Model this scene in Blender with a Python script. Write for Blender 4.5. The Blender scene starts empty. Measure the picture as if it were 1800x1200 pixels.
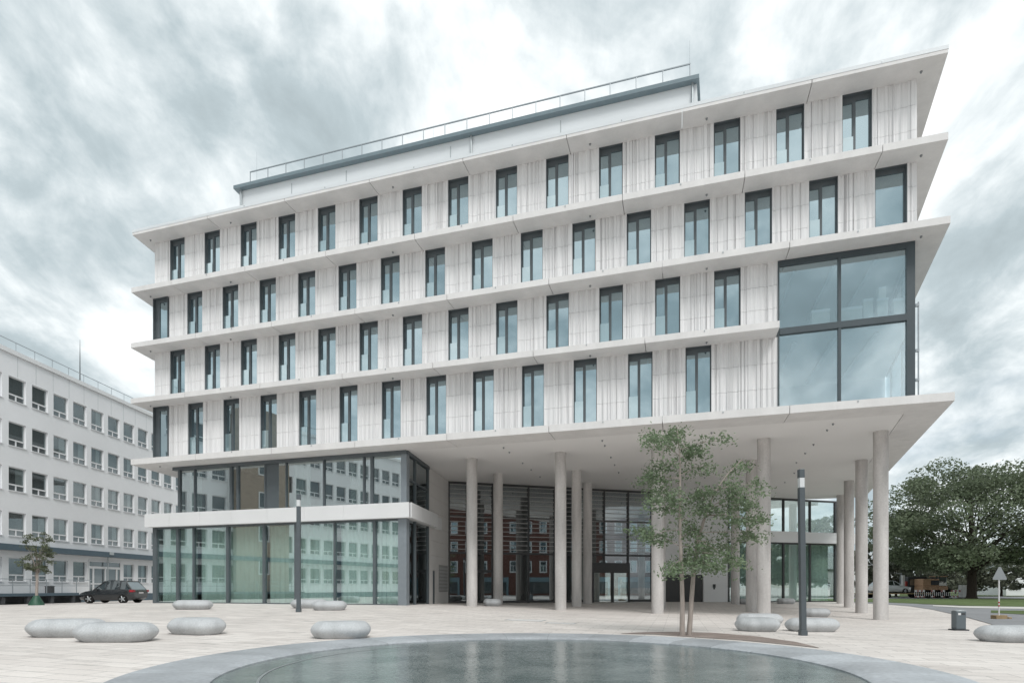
import bpy, math, random
import numpy as np
from mathutils import Vector, Matrix
random.seed(7); rng = np.random.default_rng(11)
R = math.radians
C = bpy.context.scene.collection
SC = bpy.context.scene

# ------------------------------------------------------------------ camera, sky, sun, exposure
ZC = 1.6                                   # eye height above the plaza datum
cam = bpy.data.cameras.new('camera'); cam_o = bpy.data.objects.new('camera', cam); C.objects.link(cam_o)
cam_o.location = (0, 0, ZC); cam_o.rotation_euler = (R(90), 0, 0)
cam.sensor_width = 36; cam.lens = 20.0; cam.shift_y = 432/1800
cam.clip_start = 0.1; cam.clip_end = 3000
SC.camera = cam_o
SC.render.resolution_x, SC.render.resolution_y = 1024, 682

SUN_EL, SUN_AZ = 50, 160                   # azimuth clockwise from +Y: behind the camera, to its right
world = bpy.data.worlds.new('World'); SC.world = world; world.use_nodes = True
nt = world.node_tree; nt.nodes.clear()
def wn(t, **k):
    n = nt.nodes.new(t)
    for a, b in k.items(): setattr(n, a, b)
    return n
def wl(a, b): nt.links.new(a, b)
def wmath(op, a, b=None, clamp=False):
    n = wn('ShaderNodeMath', operation=op, use_clamp=clamp)
    for i, v in enumerate((a, b)):
        if v is None: continue
        if isinstance(v, (int, float)): n.inputs[i].default_value = v
        else: wl(v, n.inputs[i])
    return n.outputs[0]
sky = wn('ShaderNodeTexSky', sky_type='NISHITA'); sky.sun_disc = False
sky.sun_elevation = R(SUN_EL); sky.sun_rotation = R(SUN_AZ)
tc = wn('ShaderNodeTexCoord'); sep = wn('ShaderNodeSeparateXYZ'); wl(tc.outputs['Generated'], sep.inputs[0])
zz = wmath('ADD', wmath('MAXIMUM', sep.outputs[2], 0.0), 0.48)
px = wmath('DIVIDE', sep.outputs[0], zz); py = wmath('DIVIDE', sep.outputs[1], zz)
def cloud(scale, det, sx, sy, off, dist, rough=0.6):
    cb = wn('ShaderNodeCombineXYZ'); wl(wmath('MULTIPLY', px, sx), cb.inputs[0]); wl(wmath('MULTIPLY', py, sy), cb.inputs[1]); cb.inputs[2].default_value = off
    n = wn('ShaderNodeTexNoise'); wl(cb.outputs[0], n.inputs['Vector'])
    n.inputs['Scale'].default_value = scale; n.inputs['Detail'].default_value = det
    n.inputs['Roughness'].default_value = rough; n.inputs['Distortion'].default_value = dist
    return n.outputs[0]
n1 = cloud(4.9, 10, 1.0, 0.72, 9.4, 0.35, 0.56)
n2 = cloud(13.0, 8, 1.0, 0.8, 8.1, 0.4, 0.62)
n3 = cloud(1.9, 2, 1.0, 0.9, 6.7, 0.2)
mixn = wmath('ADD', wmath('ADD', wmath('MULTIPLY', n1, 0.70), wmath('MULTIPLY', n2, 0.20)), wmath('MULTIPLY', n3, 0.15))
ramp = wn('ShaderNodeValToRGB'); wl(mixn, ramp.inputs[0])
e = ramp.color_ramp.elements
e[0].position = 0.37; e[0].color = (0.37, 0.435, 0.46, 1)
e[1].position = 0.635; e[1].color = (1.0, 1.02, 1.02, 1)
for p, c in ((0.45, (0.45, 0.525, 0.555, 1)), (0.508, (0.60, 0.665, 0.69, 1)), (0.565, (0.79, 0.84, 0.855, 1))):
    q = e.new(p); q.color = c
gain = wn('ShaderNodeVectorMath', operation='SCALE'); wl(ramp.outputs[0], gain.inputs[0]); gain.inputs['Scale'].default_value = 8.0
gap = cloud(2.0, 5, 1.0, 0.9, 21.4, 0.6)
low = wmath('SUBTRACT', 1.0, wmath('MULTIPLY', sep.outputs[2], 3.2), True)
gapm = wmath('MULTIPLY', wmath('MULTIPLY', wmath('SUBTRACT', gap, 0.47), 5.0, True), low, True)
bl = wn('ShaderNodeVectorMath', operation='SCALE'); wl(sky.outputs[0], bl.inputs[0]); bl.inputs['Scale'].default_value = 0.9
mx = wn('ShaderNodeMix', data_type='RGBA'); wl(gapm, mx.inputs[0]); wl(gain.outputs[0], mx.inputs[6]); wl(bl.outputs[0], mx.inputs[7])
bg = wn('ShaderNodeBackground'); wl(mx.outputs[2], bg.inputs[0]); bg.inputs[1].default_value = 0.10
wo = wn('ShaderNodeOutputWorld'); wl(bg.outputs[0], wo.inputs[0])

sl = bpy.data.lights.new('sun', 'SUN'); sl.energy = 1.35; sl.angle = R(22); sl.color = (1.0, 0.98, 0.955)
so = bpy.data.objects.new('sun', sl); C.objects.link(so)
az, el = R(SUN_AZ), R(SUN_EL)
so.rotation_euler = Vector((math.sin(az)*math.cos(el), math.cos(az)*math.cos(el), math.sin(el))).to_track_quat('Z', 'Y').to_euler()
vs = SC.view_settings; vs.view_transform = 'Standard'; vs.look = 'None'; vs.exposure = 0.60; vs.gamma = 1.0

# ------------------------------------------------------------------ materials
MATS = {}
def mat(name, col, rough=0.7, spec=0.3, metal=0.0, var=0.0, vscale=4.0, vstretch=(1, 1, 1), bump=0.0, bscale=30.0, island=0.0, coat=0.0, fine=0.0):
    m = bpy.data.materials.new(name); m.use_nodes = True; t = m.node_tree; b = t.nodes['Principled BSDF']
    b.inputs['Roughness'].default_value = rough; b.inputs['Specular IOR Level'].default_value = spec
    b.inputs['Metallic'].default_value = metal; b.inputs['Coat Weight'].default_value = coat
    b.inputs['Base Color'].default_value = (*col, 1)
    co = t.nodes.new('ShaderNodeTexCoord')
    def noise(scale, stretch, det=6):
        mp = t.nodes.new('ShaderNodeMapping'); mp.inputs['Scale'].default_value = stretch
        t.links.new(co.outputs['Object'], mp.inputs[0])
        n = t.nodes.new('ShaderNodeTexNoise'); n.inputs['Scale'].default_value = scale; n.inputs['Detail'].default_value = det
        t.links.new(mp.outputs[0], n.inputs['Vector']); return n.outputs[0]
    last = None
    def vary(fac, amt, last):
        r = t.nodes.new('ShaderNodeMapRange'); r.inputs['From Min'].default_value = 0.25; r.inputs['From Max'].default_value = 0.75
        r.inputs['To Min'].default_value = 1-amt; r.inputs['To Max'].default_value = 1+amt*0.6
        t.links.new(fac, r.inputs[0])
        v = t.nodes.new('ShaderNodeVectorMath'); v.operation = 'SCALE'
        if last is None: v.inputs[0].default_value = col
        else: t.links.new(last, v.inputs[0])
        t.links.new(r.outputs[0], v.inputs['Scale']); return v.outputs[0]
    if var: last = vary(noise(vscale, vstretch), var, last)
    if fine: last = vary(noise(vscale*14, (1, 1, 1), 3), fine, last)
    if island:
        g = t.nodes.new('ShaderNodeNewGeometry'); r = t.nodes.new('ShaderNodeMapRange')
        r.inputs['To Min'].default_value = 0.25; r.inputs['To Max'].default_value = 0.75
        t.links.new(g.outputs['Random Per Island'], r.inputs[0]); last = vary(r.outputs[0], island, last)
    if last is not None: t.links.new(last, b.inputs['Base Color'])
    if bump:
        bn = t.nodes.new('ShaderNodeBump'); bn.inputs['Strength'].default_value = bump; bn.inputs['Distance'].default_value = 0.02
        t.links.new(noise(bscale, vstretch), bn.inputs['Height']); t.links.new(bn.outputs[0], b.inputs['Normal'])
    if name.startswith('leaf'):                            # leaves let some light through
        o = t.nodes['Material Output']; tr = t.nodes.new('ShaderNodeBsdfTranslucent'); mx_ = t.nodes.new('ShaderNodeMixShader'); mx_.inputs[0].default_value = 0.35
        t.links.new(last, tr.inputs[0]); t.links.new(b.outputs[0], mx_.inputs[1]); t.links.new(tr.outputs[0], mx_.inputs[2]); t.links.new(mx_.outputs[0], o.inputs[0])
    MATS[name] = m; return m

def glass(name, refl, tint, base=None, rough=0.0, reflcol=(0.86, 0.93, 0.95), wob=0.0, top=0.95):
    """glazing: fresnel-weighted mirror over either a tinted clear pane or a coated dark body"""
    m = bpy.data.materials.new(name); m.use_nodes = True; t = m.node_tree; t.nodes.clear()
    o = t.nodes.new('ShaderNodeOutputMaterial'); mixs = t.nodes.new('ShaderNodeMixShader')
    g = t.nodes.new('ShaderNodeBsdfGlossy'); g.inputs['Color'].default_value = (*reflcol, 1); g.inputs['Roughness'].default_value = rough
    if base is None:
        d = t.nodes.new('ShaderNodeBsdfTransparent'); d.inputs['Color'].default_value = (*tint, 1)
    else:
        d = t.nodes.new('ShaderNodeBsdfDiffuse'); d.inputs['Color'].default_value = (*base, 1)
    lw = t.nodes.new('ShaderNodeLayerWeight'); lw.inputs['Blend'].default_value = 0.35
    mr = t.nodes.new('ShaderNodeMapRange'); mr.inputs['To Min'].default_value = refl; mr.inputs['To Max'].default_value = top
    t.links.new(lw.outputs['Facing'], mr.inputs[0])
    pw = t.nodes.new('ShaderNodeMath'); pw.operation = 'POWER'; pw.inputs[1].default_value = 2.2
    t.links.new(lw.outputs['Facing'], pw.inputs[0]); t.links.new(pw.outputs[0], mr.inputs[0])
    if wob:
        co = t.nodes.new('ShaderNodeTexCoord'); n = t.nodes.new('ShaderNodeTexNoise'); n.inputs['Scale'].default_value = 0.6; n.inputs['Detail'].default_value = 1
        t.links.new(co.outputs['Object'], n.inputs['Vector'])
        bn = t.nodes.new('ShaderNodeBump'); bn.inputs['Strength'].default_value = wob; bn.inputs['Distance'].default_value = 0.05
        t.links.new(n.outputs[0], bn.inputs['Height']); t.links.new(bn.outputs[0], g.inputs['Normal'])
    t.links.new(mr.outputs[0], mixs.inputs[0]); t.links.new(d.outputs[0], mixs.inputs[1]); t.links.new(g.outputs[0], mixs.inputs[2])
    t.links.new(mixs.outputs[0], o.inputs[0]); MATS[name] = m; return m

mat('cladding', (0.76, 0.755, 0.757), 0.75, 0.2, var=0.13, vscale=1.6, vstretch=(6, 6, 0.22), bump=0.08, bscale=40)
mat('slab', (0.74, 0.732, 0.725), 0.7, 0.25, var=0.06, vscale=0.7, vstretch=(1.5, 1.5, 0.5), fine=0.03, bump=0.05)
mat('edge_concrete', (0.72, 0.708, 0.70), 0.75, 0.2, var=0.08, vscale=0.8, vstretch=(2, 2, 0.5), fine=0.03)
mat('plaster', (0.80, 0.79, 0.782), 0.8, 0.15, var=0.04, vscale=0.3)
mat('panel_white', (0.72, 0.725, 0.73), 0.5, 0.35, var=0.05, vscale=0.5)
mat('roof_panel', (0.66, 0.69, 0.71), 0.45, 0.4, var=0.06, vscale=0.4)
mat('gutter', (0.16, 0.21, 0.235), 0.4, 0.5, var=0.08)
mat('frame_dark', (0.10, 0.118, 0.128), 0.42, 0.45, var=0.10, vscale=2)
mat('frame_black', (0.06, 0.062, 0.064), 0.45, 0.4, var=0.1)
mat('frame_corner', (0.06, 0.078, 0.088), 0.42, 0.45, var=0.10, vscale=2)
mat('corner_steel', (0.24, 0.27, 0.295), 0.4, 0.45, metal=0.2, var=0.08)
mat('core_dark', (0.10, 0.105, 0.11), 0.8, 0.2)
mat('core_grey', (0.36, 0.36, 0.35), 0.8, 0.2, var=0.1)
mat('curtain', (0.80, 0.86, 0.83), 0.9, 0.05, var=0.10, vscale=1.5, vstretch=(6, 6, 0.4))
mat('galv', (0.42, 0.45, 0.46), 0.4, 0.5, metal=0.6)
mat('rail_grey', (0.32, 0.35, 0.37), 0.4, 0.5, metal=0.4)
mat('slat', (0.42, 0.42, 0.42), 0.5, 0.4)
mat('stone', (0.66, 0.645, 0.63), 0.7, 0.25, var=0.06, vscale=0.8)
mat('brick_tan', (0.36, 0.30, 0.25), 0.85, 0.15, var=0.12, vscale=3)
mat('render_white', (0.80, 0.81, 0.825), 0.85, 0.15, var=0.06, vscale=0.25, fine=0.02)
mat('window_white', (0.72, 0.73, 0.74), 0.5, 0.35)
mat('canopy_blue', (0.075, 0.115, 0.145), 0.5, 0.4, var=0.1)
mat('plinth', (0.07, 0.075, 0.08), 0.8, 0.2, var=0.3)
mat('granite', (0.44, 0.465, 0.49), 0.42, 0.4, var=0.26, vscale=0.9, fine=0.20, bump=0.06)
mat('bench_stone', (0.50, 0.515, 0.525), 0.62, 0.3, var=0.20, vscale=2.2, fine=0.17, bump=0.25, bscale=70)
mat('lamp_metal', (0.10, 0.118, 0.13), 0.4, 0.5, metal=0.2, var=0.06)
mat('lamp_glass', (0.64, 0.66, 0.67), 0.25, 0.5)
mat('bark_pale', (0.36, 0.315, 0.285), 0.85, 0.15, var=0.25, vscale=6, vstretch=(3, 3, 0.6), bump=0.4, bscale=20)
mat('bark_dark', (0.055, 0.045, 0.038), 0.9, 0.1, var=0.3, vscale=4, vstretch=(3, 3, 0.5), bump=0.5, bscale=12)
mat('leaf_locust', (0.21, 0.275, 0.17), 0.6, 0.25, var=0.30, vscale=1.1, island=0.30)
mat('leaf_oak', (0.185, 0.225, 0.145), 0.6, 0.25, var=0.30, vscale=0.35, island=0.35)
mat('leaf_far', (0.17, 0.185, 0.135), 0.7, 0.2, var=0.3, vscale=0.5, island=0.3)
mat('leaf_small', (0.17, 0.195, 0.125), 0.6, 0.25, var=0.3, vscale=1.5, island=0.35)
mat('water_bag', (0.035, 0.10, 0.065), 0.5, 0.4, var=0.2)
mat('asphalt', (0.27, 0.275, 0.285), 0.9, 0.15, var=0.10, vscale=0.4, fine=0.08)
mat('lawn_green', (0.115, 0.155, 0.065), 0.9, 0.1, var=0.25, vscale=0.5, fine=0.2)
mat('path_light', (0.58, 0.57, 0.54), 0.85, 0.2, var=0.08)
mat('mulch', (0.30, 0.25, 0.225), 0.95, 0.1, var=0.22, vscale=1.5, fine=0.25, bump=0.6, bscale=25)
mat('car_paint', (0.018, 0.021, 0.024), 0.25, 0.5, coat=0.8)
mat('car_white', (0.55, 0.57, 0.58), 0.3, 0.5, coat=0.6)
mat('tyre', (0.018, 0.018, 0.018), 0.85, 0.2)
mat('rim_silver', (0.50, 0.52, 0.53), 0.35, 0.5, metal=0.7)
mat('tail_red', (0.35, 0.02, 0.03), 0.3, 0.5)
mat('plate_white', (0.7, 0.7, 0.7), 0.5, 0.3)
mat('barrier_red', (0.42, 0.21, 0.20), 0.5, 0.35)
mat('orange', (0.52, 0.33, 0.21), 0.6, 0.3, var=0.1)
mat('dark_grey', (0.06, 0.065, 0.07), 0.6, 0.3, var=0.15)
mat('sign_grey', (0.27, 0.29, 0.30), 0.5, 0.4)
mat('sign_red', (0.45, 0.07, 0.06), 0.5, 0.35)
mat('timber', (0.32, 0.24, 0.14), 0.85, 0.15, var=0.2)
mat('brick_red', (0.17, 0.085, 0.07), 0.85, 0.15, var=0.2, vscale=2)
mat('shop_blue', (0.20, 0.29, 0.33), 0.5, 0.3)
mat('carton', (0.62, 0.60, 0.55), 0.8, 0.1, var=0.08)
mat('tile_roof', (0.40, 0.42, 0.43), 0.8, 0.2, var=0.1)
mat('bin_metal', (0.125, 0.15, 0.165), 0.45, 0.45, var=0.06)
glass('glass_office', 0.54, None, base=(0.06, 0.085, 0.095), reflcol=(0.70, 0.86, 0.92), wob=0.05)
glass('glass_guard', 0.42, None, base=(0.26, 0.36, 0.39), reflcol=(0.84, 0.95, 0.98))
glass('glass_pavilion', 0.30, (0.90, 0.965, 0.945), wob=0.015)
glass('glass_upper', 0.42, (0.74, 0.79, 0.77), wob=0.015)
glass('glass_dark', 0.26, (0.45, 0.47, 0.48), wob=0.015)
glass('glass_corner', 0.36, (0.86, 0.92, 0.94), reflcol=(0.82, 0.93, 0.97), wob=0.02)
glass('glass_block', 0.12, None, base=(0.085, 0.095, 0.10))
glass('glass_car', 0.25, None, base=(0.02, 0.025, 0.028))

# ------------------------------------------------------------------ mesh helpers
class MB:
    """collects boxes, prisms and tubes in the parent's own coordinates; build() links ONE mesh object"""
    def __init__(s): s.v = []; s.f = []; s.m = []
    def face(s, pts, mi=0):
        n = len(s.v); s.v += [tuple(p) for p in pts]; s.f.append(tuple(range(n, n+len(pts)))); s.m.append(mi)
    def box(s, x0, x1, y0, y1, z0, z1, fr=None, mi=0):
        fr = fr or (lambda x, y, z: (x, y, z)); n = len(s.v)
        s.v += [fr(x, y, z) for z in (z0, z1) for x, y in ((x0, y0), (x1, y0), (x1, y1), (x0, y1))]
        s.f += [tuple(n+i for i in q) for q in ((3, 2, 1, 0), (4, 5, 6, 7), (0, 1, 5, 4), (1, 2, 6, 5), (2, 3, 7, 6), (3, 0, 4, 7))]
        s.m += [mi]*6
    def prism(s, poly, z0, z1, fr=None, mi=0, mi_bottom=None):
        fr = fr or (lambda x, y, z: (x, y, z)); n = len(s.v); k = len(poly)
        s.v += [fr(x, y, z0) for x, y in poly] + [fr(x, y, z1) for x, y in poly]
        s.f.append(tuple(n+k-1-i for i in range(k))); s.m.append(mi if mi_bottom is None else mi_bottom)
        s.f.append(tuple(n+k+i for i in range(k))); s.m.append(mi)
        for i in range(k):
            j = (i+1) % k; s.f.append((n+i, n+j, n+k+j, n+k+i)); s.m.append(mi)
    def tube(s, pts, rads, seg=10, mi=0, cap=True):
        n = len(s.v); pts = [Vector(p) for p in pts]; L = len(pts)
        for i, p in enumerate(pts):
            d = (pts[min(i+1, L-1)]-pts[max(i-1, 0)]).normalized()
            a = d.orthogonal().normalized() if abs(d.z) < 0.9 else Vector((1, 0, 0)).cross(d).normalized()
            b = d.cross(a); r = rads[i] if hasattr(rads, '__len__') else rads
            for k in range(seg):
                q = 2*math.pi*k/seg; s.v.append(tuple(p+a*r*math.cos(q)+b*r*math.sin(q)))
        for i in range(L-1):
            for k in range(seg):
                k2 = (k+1) % seg; s.f.append((n+i*seg+k, n+i*seg+k2, n+(i+1)*seg+k2, n+(i+1)*seg+k)); s.m.append(mi)
        if cap:
            s.f.append(tuple(n+k for k in range(seg))[::-1]); s.f.append(tuple(n+(L-1)*seg+k for k in range(seg))); s.m += [mi, mi]
    def cyl(s, x, y, z0, z1, r0, r1=None, seg=24, mi=0): s.tube([(x, y, z0), (x, y, z1)], [r0, r0 if r1 is None else r1], seg, mi)
    def loft(s, rings, mi=0, cap=True):
        n = len(s.v); k = len(rings[0])
        for r in rings: s.v += [tuple(p) for p in r]
        for i in range(len(rings)-1):
            for j in range(k):
                j2 = (j+1) % k; s.f.append((n+i*k+j, n+i*k+j2, n+(i+1)*k+j2, n+(i+1)*k+j)); s.m.append(mi)
        if cap:
            s.f.append(tuple(n+j for j in range(k))[::-1]); s.f.append(tuple(n+(len(rings)-1)*k+j for j in range(k))); s.m += [mi, mi]
    def mesh(s, name, mats, smooth=False):
        me = bpy.data.meshes.new(name); me.from_pydata(s.v, [], s.f)
        for m in (mats if isinstance(mats, (list, tuple)) else [mats]): me.materials.append(MATS[m])
        me.polygons.foreach_set('material_index', s.m)
        import bmesh
        bm = bmesh.new(); bm.from_mesh(me); bmesh.ops.recalc_face_normals(bm, faces=bm.faces); bm.to_mesh(me); bm.free()
        if smooth:
            me.polygons.foreach_set('use_smooth', [True]*len(me.polygons))
            try: me.set_sharp_from_angle(angle=R(48))
            except Exception: pass
        me.update(); return me
    def build(s, name, mats, parent=None, smooth=False, bevel=0.0, loc=None):
        o = bpy.data.objects.new(name, s.mesh(name, mats, smooth)); C.objects.link(o)
        if parent: o.parent = parent
        if loc: o.location = loc
        if bevel:
            b = o.modifiers.new('bevel', 'BEVEL'); b.width = bevel; b.segments = 2; b.limit_method = 'ANGLE'
        return o
def link(me, name, parent=None, loc=None):
    o = bpy.data.objects.new(name, me); C.objects.link(o); o.parent = parent
    if loc: o.location = loc
    return o
def tag(o, label=None, cat=None, group=None, kind=None):
    if label: o['label'] = label
    if cat: o['category'] = cat
    if group: o['group'] = group
    if kind: o['kind'] = kind
    return o
def thing(name, loc, rz, label, cat, group=None):
    o = bpy.data.objects.new(name, None); C.objects.link(o); o.location = loc; o.rotation_euler = (0, 0, rz); o.empty_display_size = 0.3
    return tag(o, label, cat, group)
def children(o): return [c for c in C.objects if c.parent == o]
def copy_tree(o, kids):
    """kids: list of (child, [grandchildren])"""
    r = o.copy(); C.objects.link(r); out = []
    for ch, gs in kids:
        c = ch.copy(); C.objects.link(c); c.parent = r
        for g in gs:
            d = g.copy(); C.objects.link(d); d.parent = c
    return r

# ------------------------------------------------------------------ lie of the ground (it falls gently to the right)
GP = np.array([(-21.6,36.8,.99),(-14,34.3,.99),(-5.9,31.8,1.0),(-2.4,34.1,1.11),(2.76,32.5,1.29),(7.9,30.9,1.42),(13.1,29.6,1.49),(18.3,28.3,1.60),
 (21.2,34.5,1.54),(24.4,41.2,1.44),(27.6,47.8,1.34),(-4.6,41.2,1.11),(11.2,45.8,1.14),(18,48,1.2),(28,50,1.27),(-9.6,25.6,1.12),(9.1,17.9,1.46),(0,17,1.385),
 (-7.5,10,1.37),(7.5,10,1.42),(-30,37,1.13),(-30,43,1.17),(16,20,1.55),(23,27,1.55),(0,2.5,1.42),(-12,15,1.25),(-20,20,1.15),(-38,45,1.22),
 (42,62,1.30),(42,40,1.42),(-40,62,1.25),(40,-5,1.5),(-40,-5,1.2),(42,20,1.5),(-40,20,1.15),(0,62,1.2)])
def _k(d2): return 0.5*d2*np.log(d2+1e-9)
_n = len(GP); _d2 = ((GP[:, None, :2]-GP[None, :, :2])**2).sum(-1)
_A = np.zeros((_n+3, _n+3)); _A[:_n, :_n] = _k(_d2)+np.eye(_n)*2.0; _A[:_n, _n] = 1; _A[:_n, _n+1:] = GP[:, :2]; _A[_n, :_n] = 1; _A[_n+1:, :_n] = GP[:, :2].T
_w = np.linalg.solve(_A, np.concatenate([GP[:, 2], np.zeros(3)]))
def drop(X, Y):
    X = np.clip(np.asarray(X, float), -40, 42); Y = np.clip(np.asarray(Y, float), -5, 62)
    d2 = (X[..., None]-GP[:, 0])**2+(Y[..., None]-GP[:, 1])**2
    return _k(d2)@_w[:_n]+_w[_n]+_w[_n+1]*X+_w[_n+2]*Y
def gz(X, Y): return ZC-float(drop(X, Y))
def ground_at(x, y):
    """photograph pixel -> point on the ground"""
    m = (x-900)/1000; D = 1.3
    for _ in range(30):
        Z = D*1000/(y-1032); D = 0.5*D+0.5*float(drop(m*Z, Z))
    return m*Z, Z, ZC-D

POOL = (0.42, 10.25); R_OUT, R_IN = 6.60, 5.22
def axis(brk):
    out = []
    for a, b, st in brk: out += list(np.arange(a, b, st))
    return np.array(out+[brk[-1][1]])
ax = axis([(-1500, -300, 300), (-300, -60, 30), (-60, -20, 2), (-20, 20, 0.5), (20, 60, 2), (60, 300, 30), (300, 1500, 300)])
ay = axis([(-1500, -300, 300), (-300, -20, 20), (-20, 0, 2), (0, 22, 0.5), (22, 66, 1), (66, 300, 18), (300, 1500, 300)])
XX, YY = np.meshgrid(ax, ay); ZZ = ZC-drop(XX, YY)
rr = np.hypot(XX-POOL[0], YY-POOL[1]); ZZ = np.where(rr < 6.2, ZC-1.60, ZZ)
gm = bpy.data.meshes.new('plaza_ground'); nx = len(ax)
gm.from_pydata(np.stack([XX.ravel(), YY.ravel(), ZZ.ravel()], -1).tolist(), [], [(j*nx+i, j*nx+i+1, (j+1)*nx+i+1, (j+1)*nx+i) for j in range(len(ay)-1) for i in range(nx-1)])
gm.polygons.foreach_set('use_smooth', [True]*len(gm.polygons))
def paving():
    m = bpy.data.materials.new('paving'); m.use_nodes = True; t = m.node_tree; b = t.nodes['Principled BSDF']; L = t.links.new
    co = t.nodes.new('ShaderNodeTexCoord'); mp = t.nodes.new('ShaderNodeMapping'); mp.inputs['Rotation'].default_value = (0, 0, R(16.26)); L(co.outputs['Object'], mp.inputs[0])
    br = t.nodes.new('ShaderNodeTexBrick'); L(mp.outputs[0], br.inputs['Vector'])
    br.offset = 0.5; br.inputs['Scale'].default_value = 1.0; br.inputs['Brick Width'].default_value = 0.95; br.inputs['Row Height'].default_value = 0.42
    br.inputs['Mortar Size'].default_value = 0.011; br.inputs['Mortar Smooth'].default_value = 0.3; br.inputs['Bias'].default_value = 0.0
    br.inputs['Color1'].default_value = (0.72, 0.675, 0.638, 1); br.inputs['Color2'].default_value = (0.625, 0.58, 0.545, 1); br.inputs['Mortar'].default_value = (0.38, 0.355, 0.335, 1)
    def noise(sc, st, det, lo, hi, a, c):
        q = t.nodes.new('ShaderNodeMapping'); q.inputs['Scale'].default_value = st; L(mp.outputs[0], q.inputs[0])
        n = t.nodes.new('ShaderNodeTexNoise'); n.inputs['Scale'].default_value = sc; n.inputs['Detail'].default_value = det; n.inputs['Roughness'].default_value = 0.65; L(q.outputs[0], n.inputs['Vector'])
        r = t.nodes.new('ShaderNodeMapRange'); r.inputs['From Min'].default_value = lo; r.inputs['From Max'].default_value = hi; r.inputs['To Min'].default_value = a; r.inputs['To Max'].default_value = c; L(n.outputs[0], r.inputs[0]); return r.outputs[0]
    f = None
    for args in ((0.25, (1, 1, 1), 5, 0.3, 0.7, 0.88, 1.06), (1.6, (0.45, 2.2, 1), 8, 0.57, 0.72, 1.0, 0.58), (22, (1, 1, 1), 4, 0.3, 0.7, 0.93, 1.05), (0.9, (0.5, 3.0, 1), 6, 0.35, 0.65, 0.95, 1.04)):
        o = noise(*args)
        if f is None: f = o
        else:
            mm = t.nodes.new('ShaderNodeMath'); mm.operation = 'MULTIPLY'; L(f, mm.inputs[0]); L(o, mm.inputs[1]); f = mm.outputs[0]
    v = t.nodes.new('ShaderNodeVectorMath'); v.operation = 'SCALE'; L(br.outputs[0], v.inputs[0]); L(f, v.inputs['Scale']); L(v.outputs[0], b.inputs['Base Color'])
    b.inputs['Roughness'].default_value = 0.72; b.inputs['Specular IOR Level'].default_value = 0.25
    bn = t.nodes.new('ShaderNodeBump'); bn.inputs['Strength'].default_value = 0.25; bn.inputs['Distance'].default_value = 0.01; L(br.outputs['Fac'], bn.inputs['Height']); bn.invert = True; L(bn.outputs[0], b.inputs['Normal'])
    MATS['paving'] = m
paving(); gm.materials.append(MATS['paving'])
tag(link(gm, 'plaza_ground'), kind='structure')

def strip(name, lower, upper, m, lift, nacross=8, kind='structure', sub=6):
    """a sheet draped on the ground between two edge lines given where they meet the ground"""
    A = [ground_at(*p)[:2] for p in lower]; B = [ground_at(*p)[:2] for p in upper]
    def res(P, n):
        P = np.array(P); s = np.concatenate([[0], np.cumsum(np.hypot(*np.diff(P, axis=0).T))]); u = np.linspace(0, s[-1], n)
        return np.stack([np.interp(u, s, P[:, 0]), np.interp(u, s, P[:, 1])], -1)
    n = sub*max(len(A), len(B)); a, b = res(A, n), res(B, n); v = []; f = []
    for i in range(n):
        for j in range(nacross+1):
            p = a[i]+(b[i]-a[i])*j/nacross; v.append((p[0], p[1], gz(*p)+lift))
    for i in range(n-1):
        for j in range(nacross): q = i*(nacross+1)+j; f.append((q, q+1, q+nacross+2, q+nacross+1))
    me = bpy.data.meshes.new(name); me.from_pydata(v, [], f); me.materials.append(MATS[m]); o = link(me, name)
    if kind: tag(o, kind=kind)
    return o
strip('road', [(1495, 1058.5), (1558, 1061.5), (1600, 1065), (1640, 1071), (1690, 1082), (1740, 1096), (1810, 1118), (1990, 1160)], [(1495, 1055.5), (1558, 1057), (1640, 1063), (1700, 1066), (1800, 1069), (2300, 1080)], 'asphalt', 0.02)
strip('far_road', [(1400, 1051.5), (2300, 1051.5)], [(1400, 1047), (2300, 1047)], 'asphalt', 0.02)
strip('lawn', [(1440, 1057), (1558, 1058.5), (1640, 1062), (1700, 1064.5), (1810, 1066.5), (2100, 1070)], [(1440, 1051.3), (2100, 1051.5)], 'lawn_green', 0.035)
strip('path', [(1640, 1065.5), (1700, 1068.5), (1810, 1070.5), (2000, 1074)], [(1640, 1064), (1700, 1065.2), (1810, 1067), (2000, 1070)], 'path_light', 0.04)
strip('roadside_lawn', [(1742, 1077), (1810, 1080.5), (2000, 1090)], [(1742, 1073), (1810, 1073.5), (2000, 1078)], 'lawn_green', 0.04)

strip('far_meadow', [(1150, 1046.5), (2600, 1046.5)], [(1150, 1034.2), (2600, 1034.2)], 'lawn_green', 0.03, sub=20)
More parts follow.
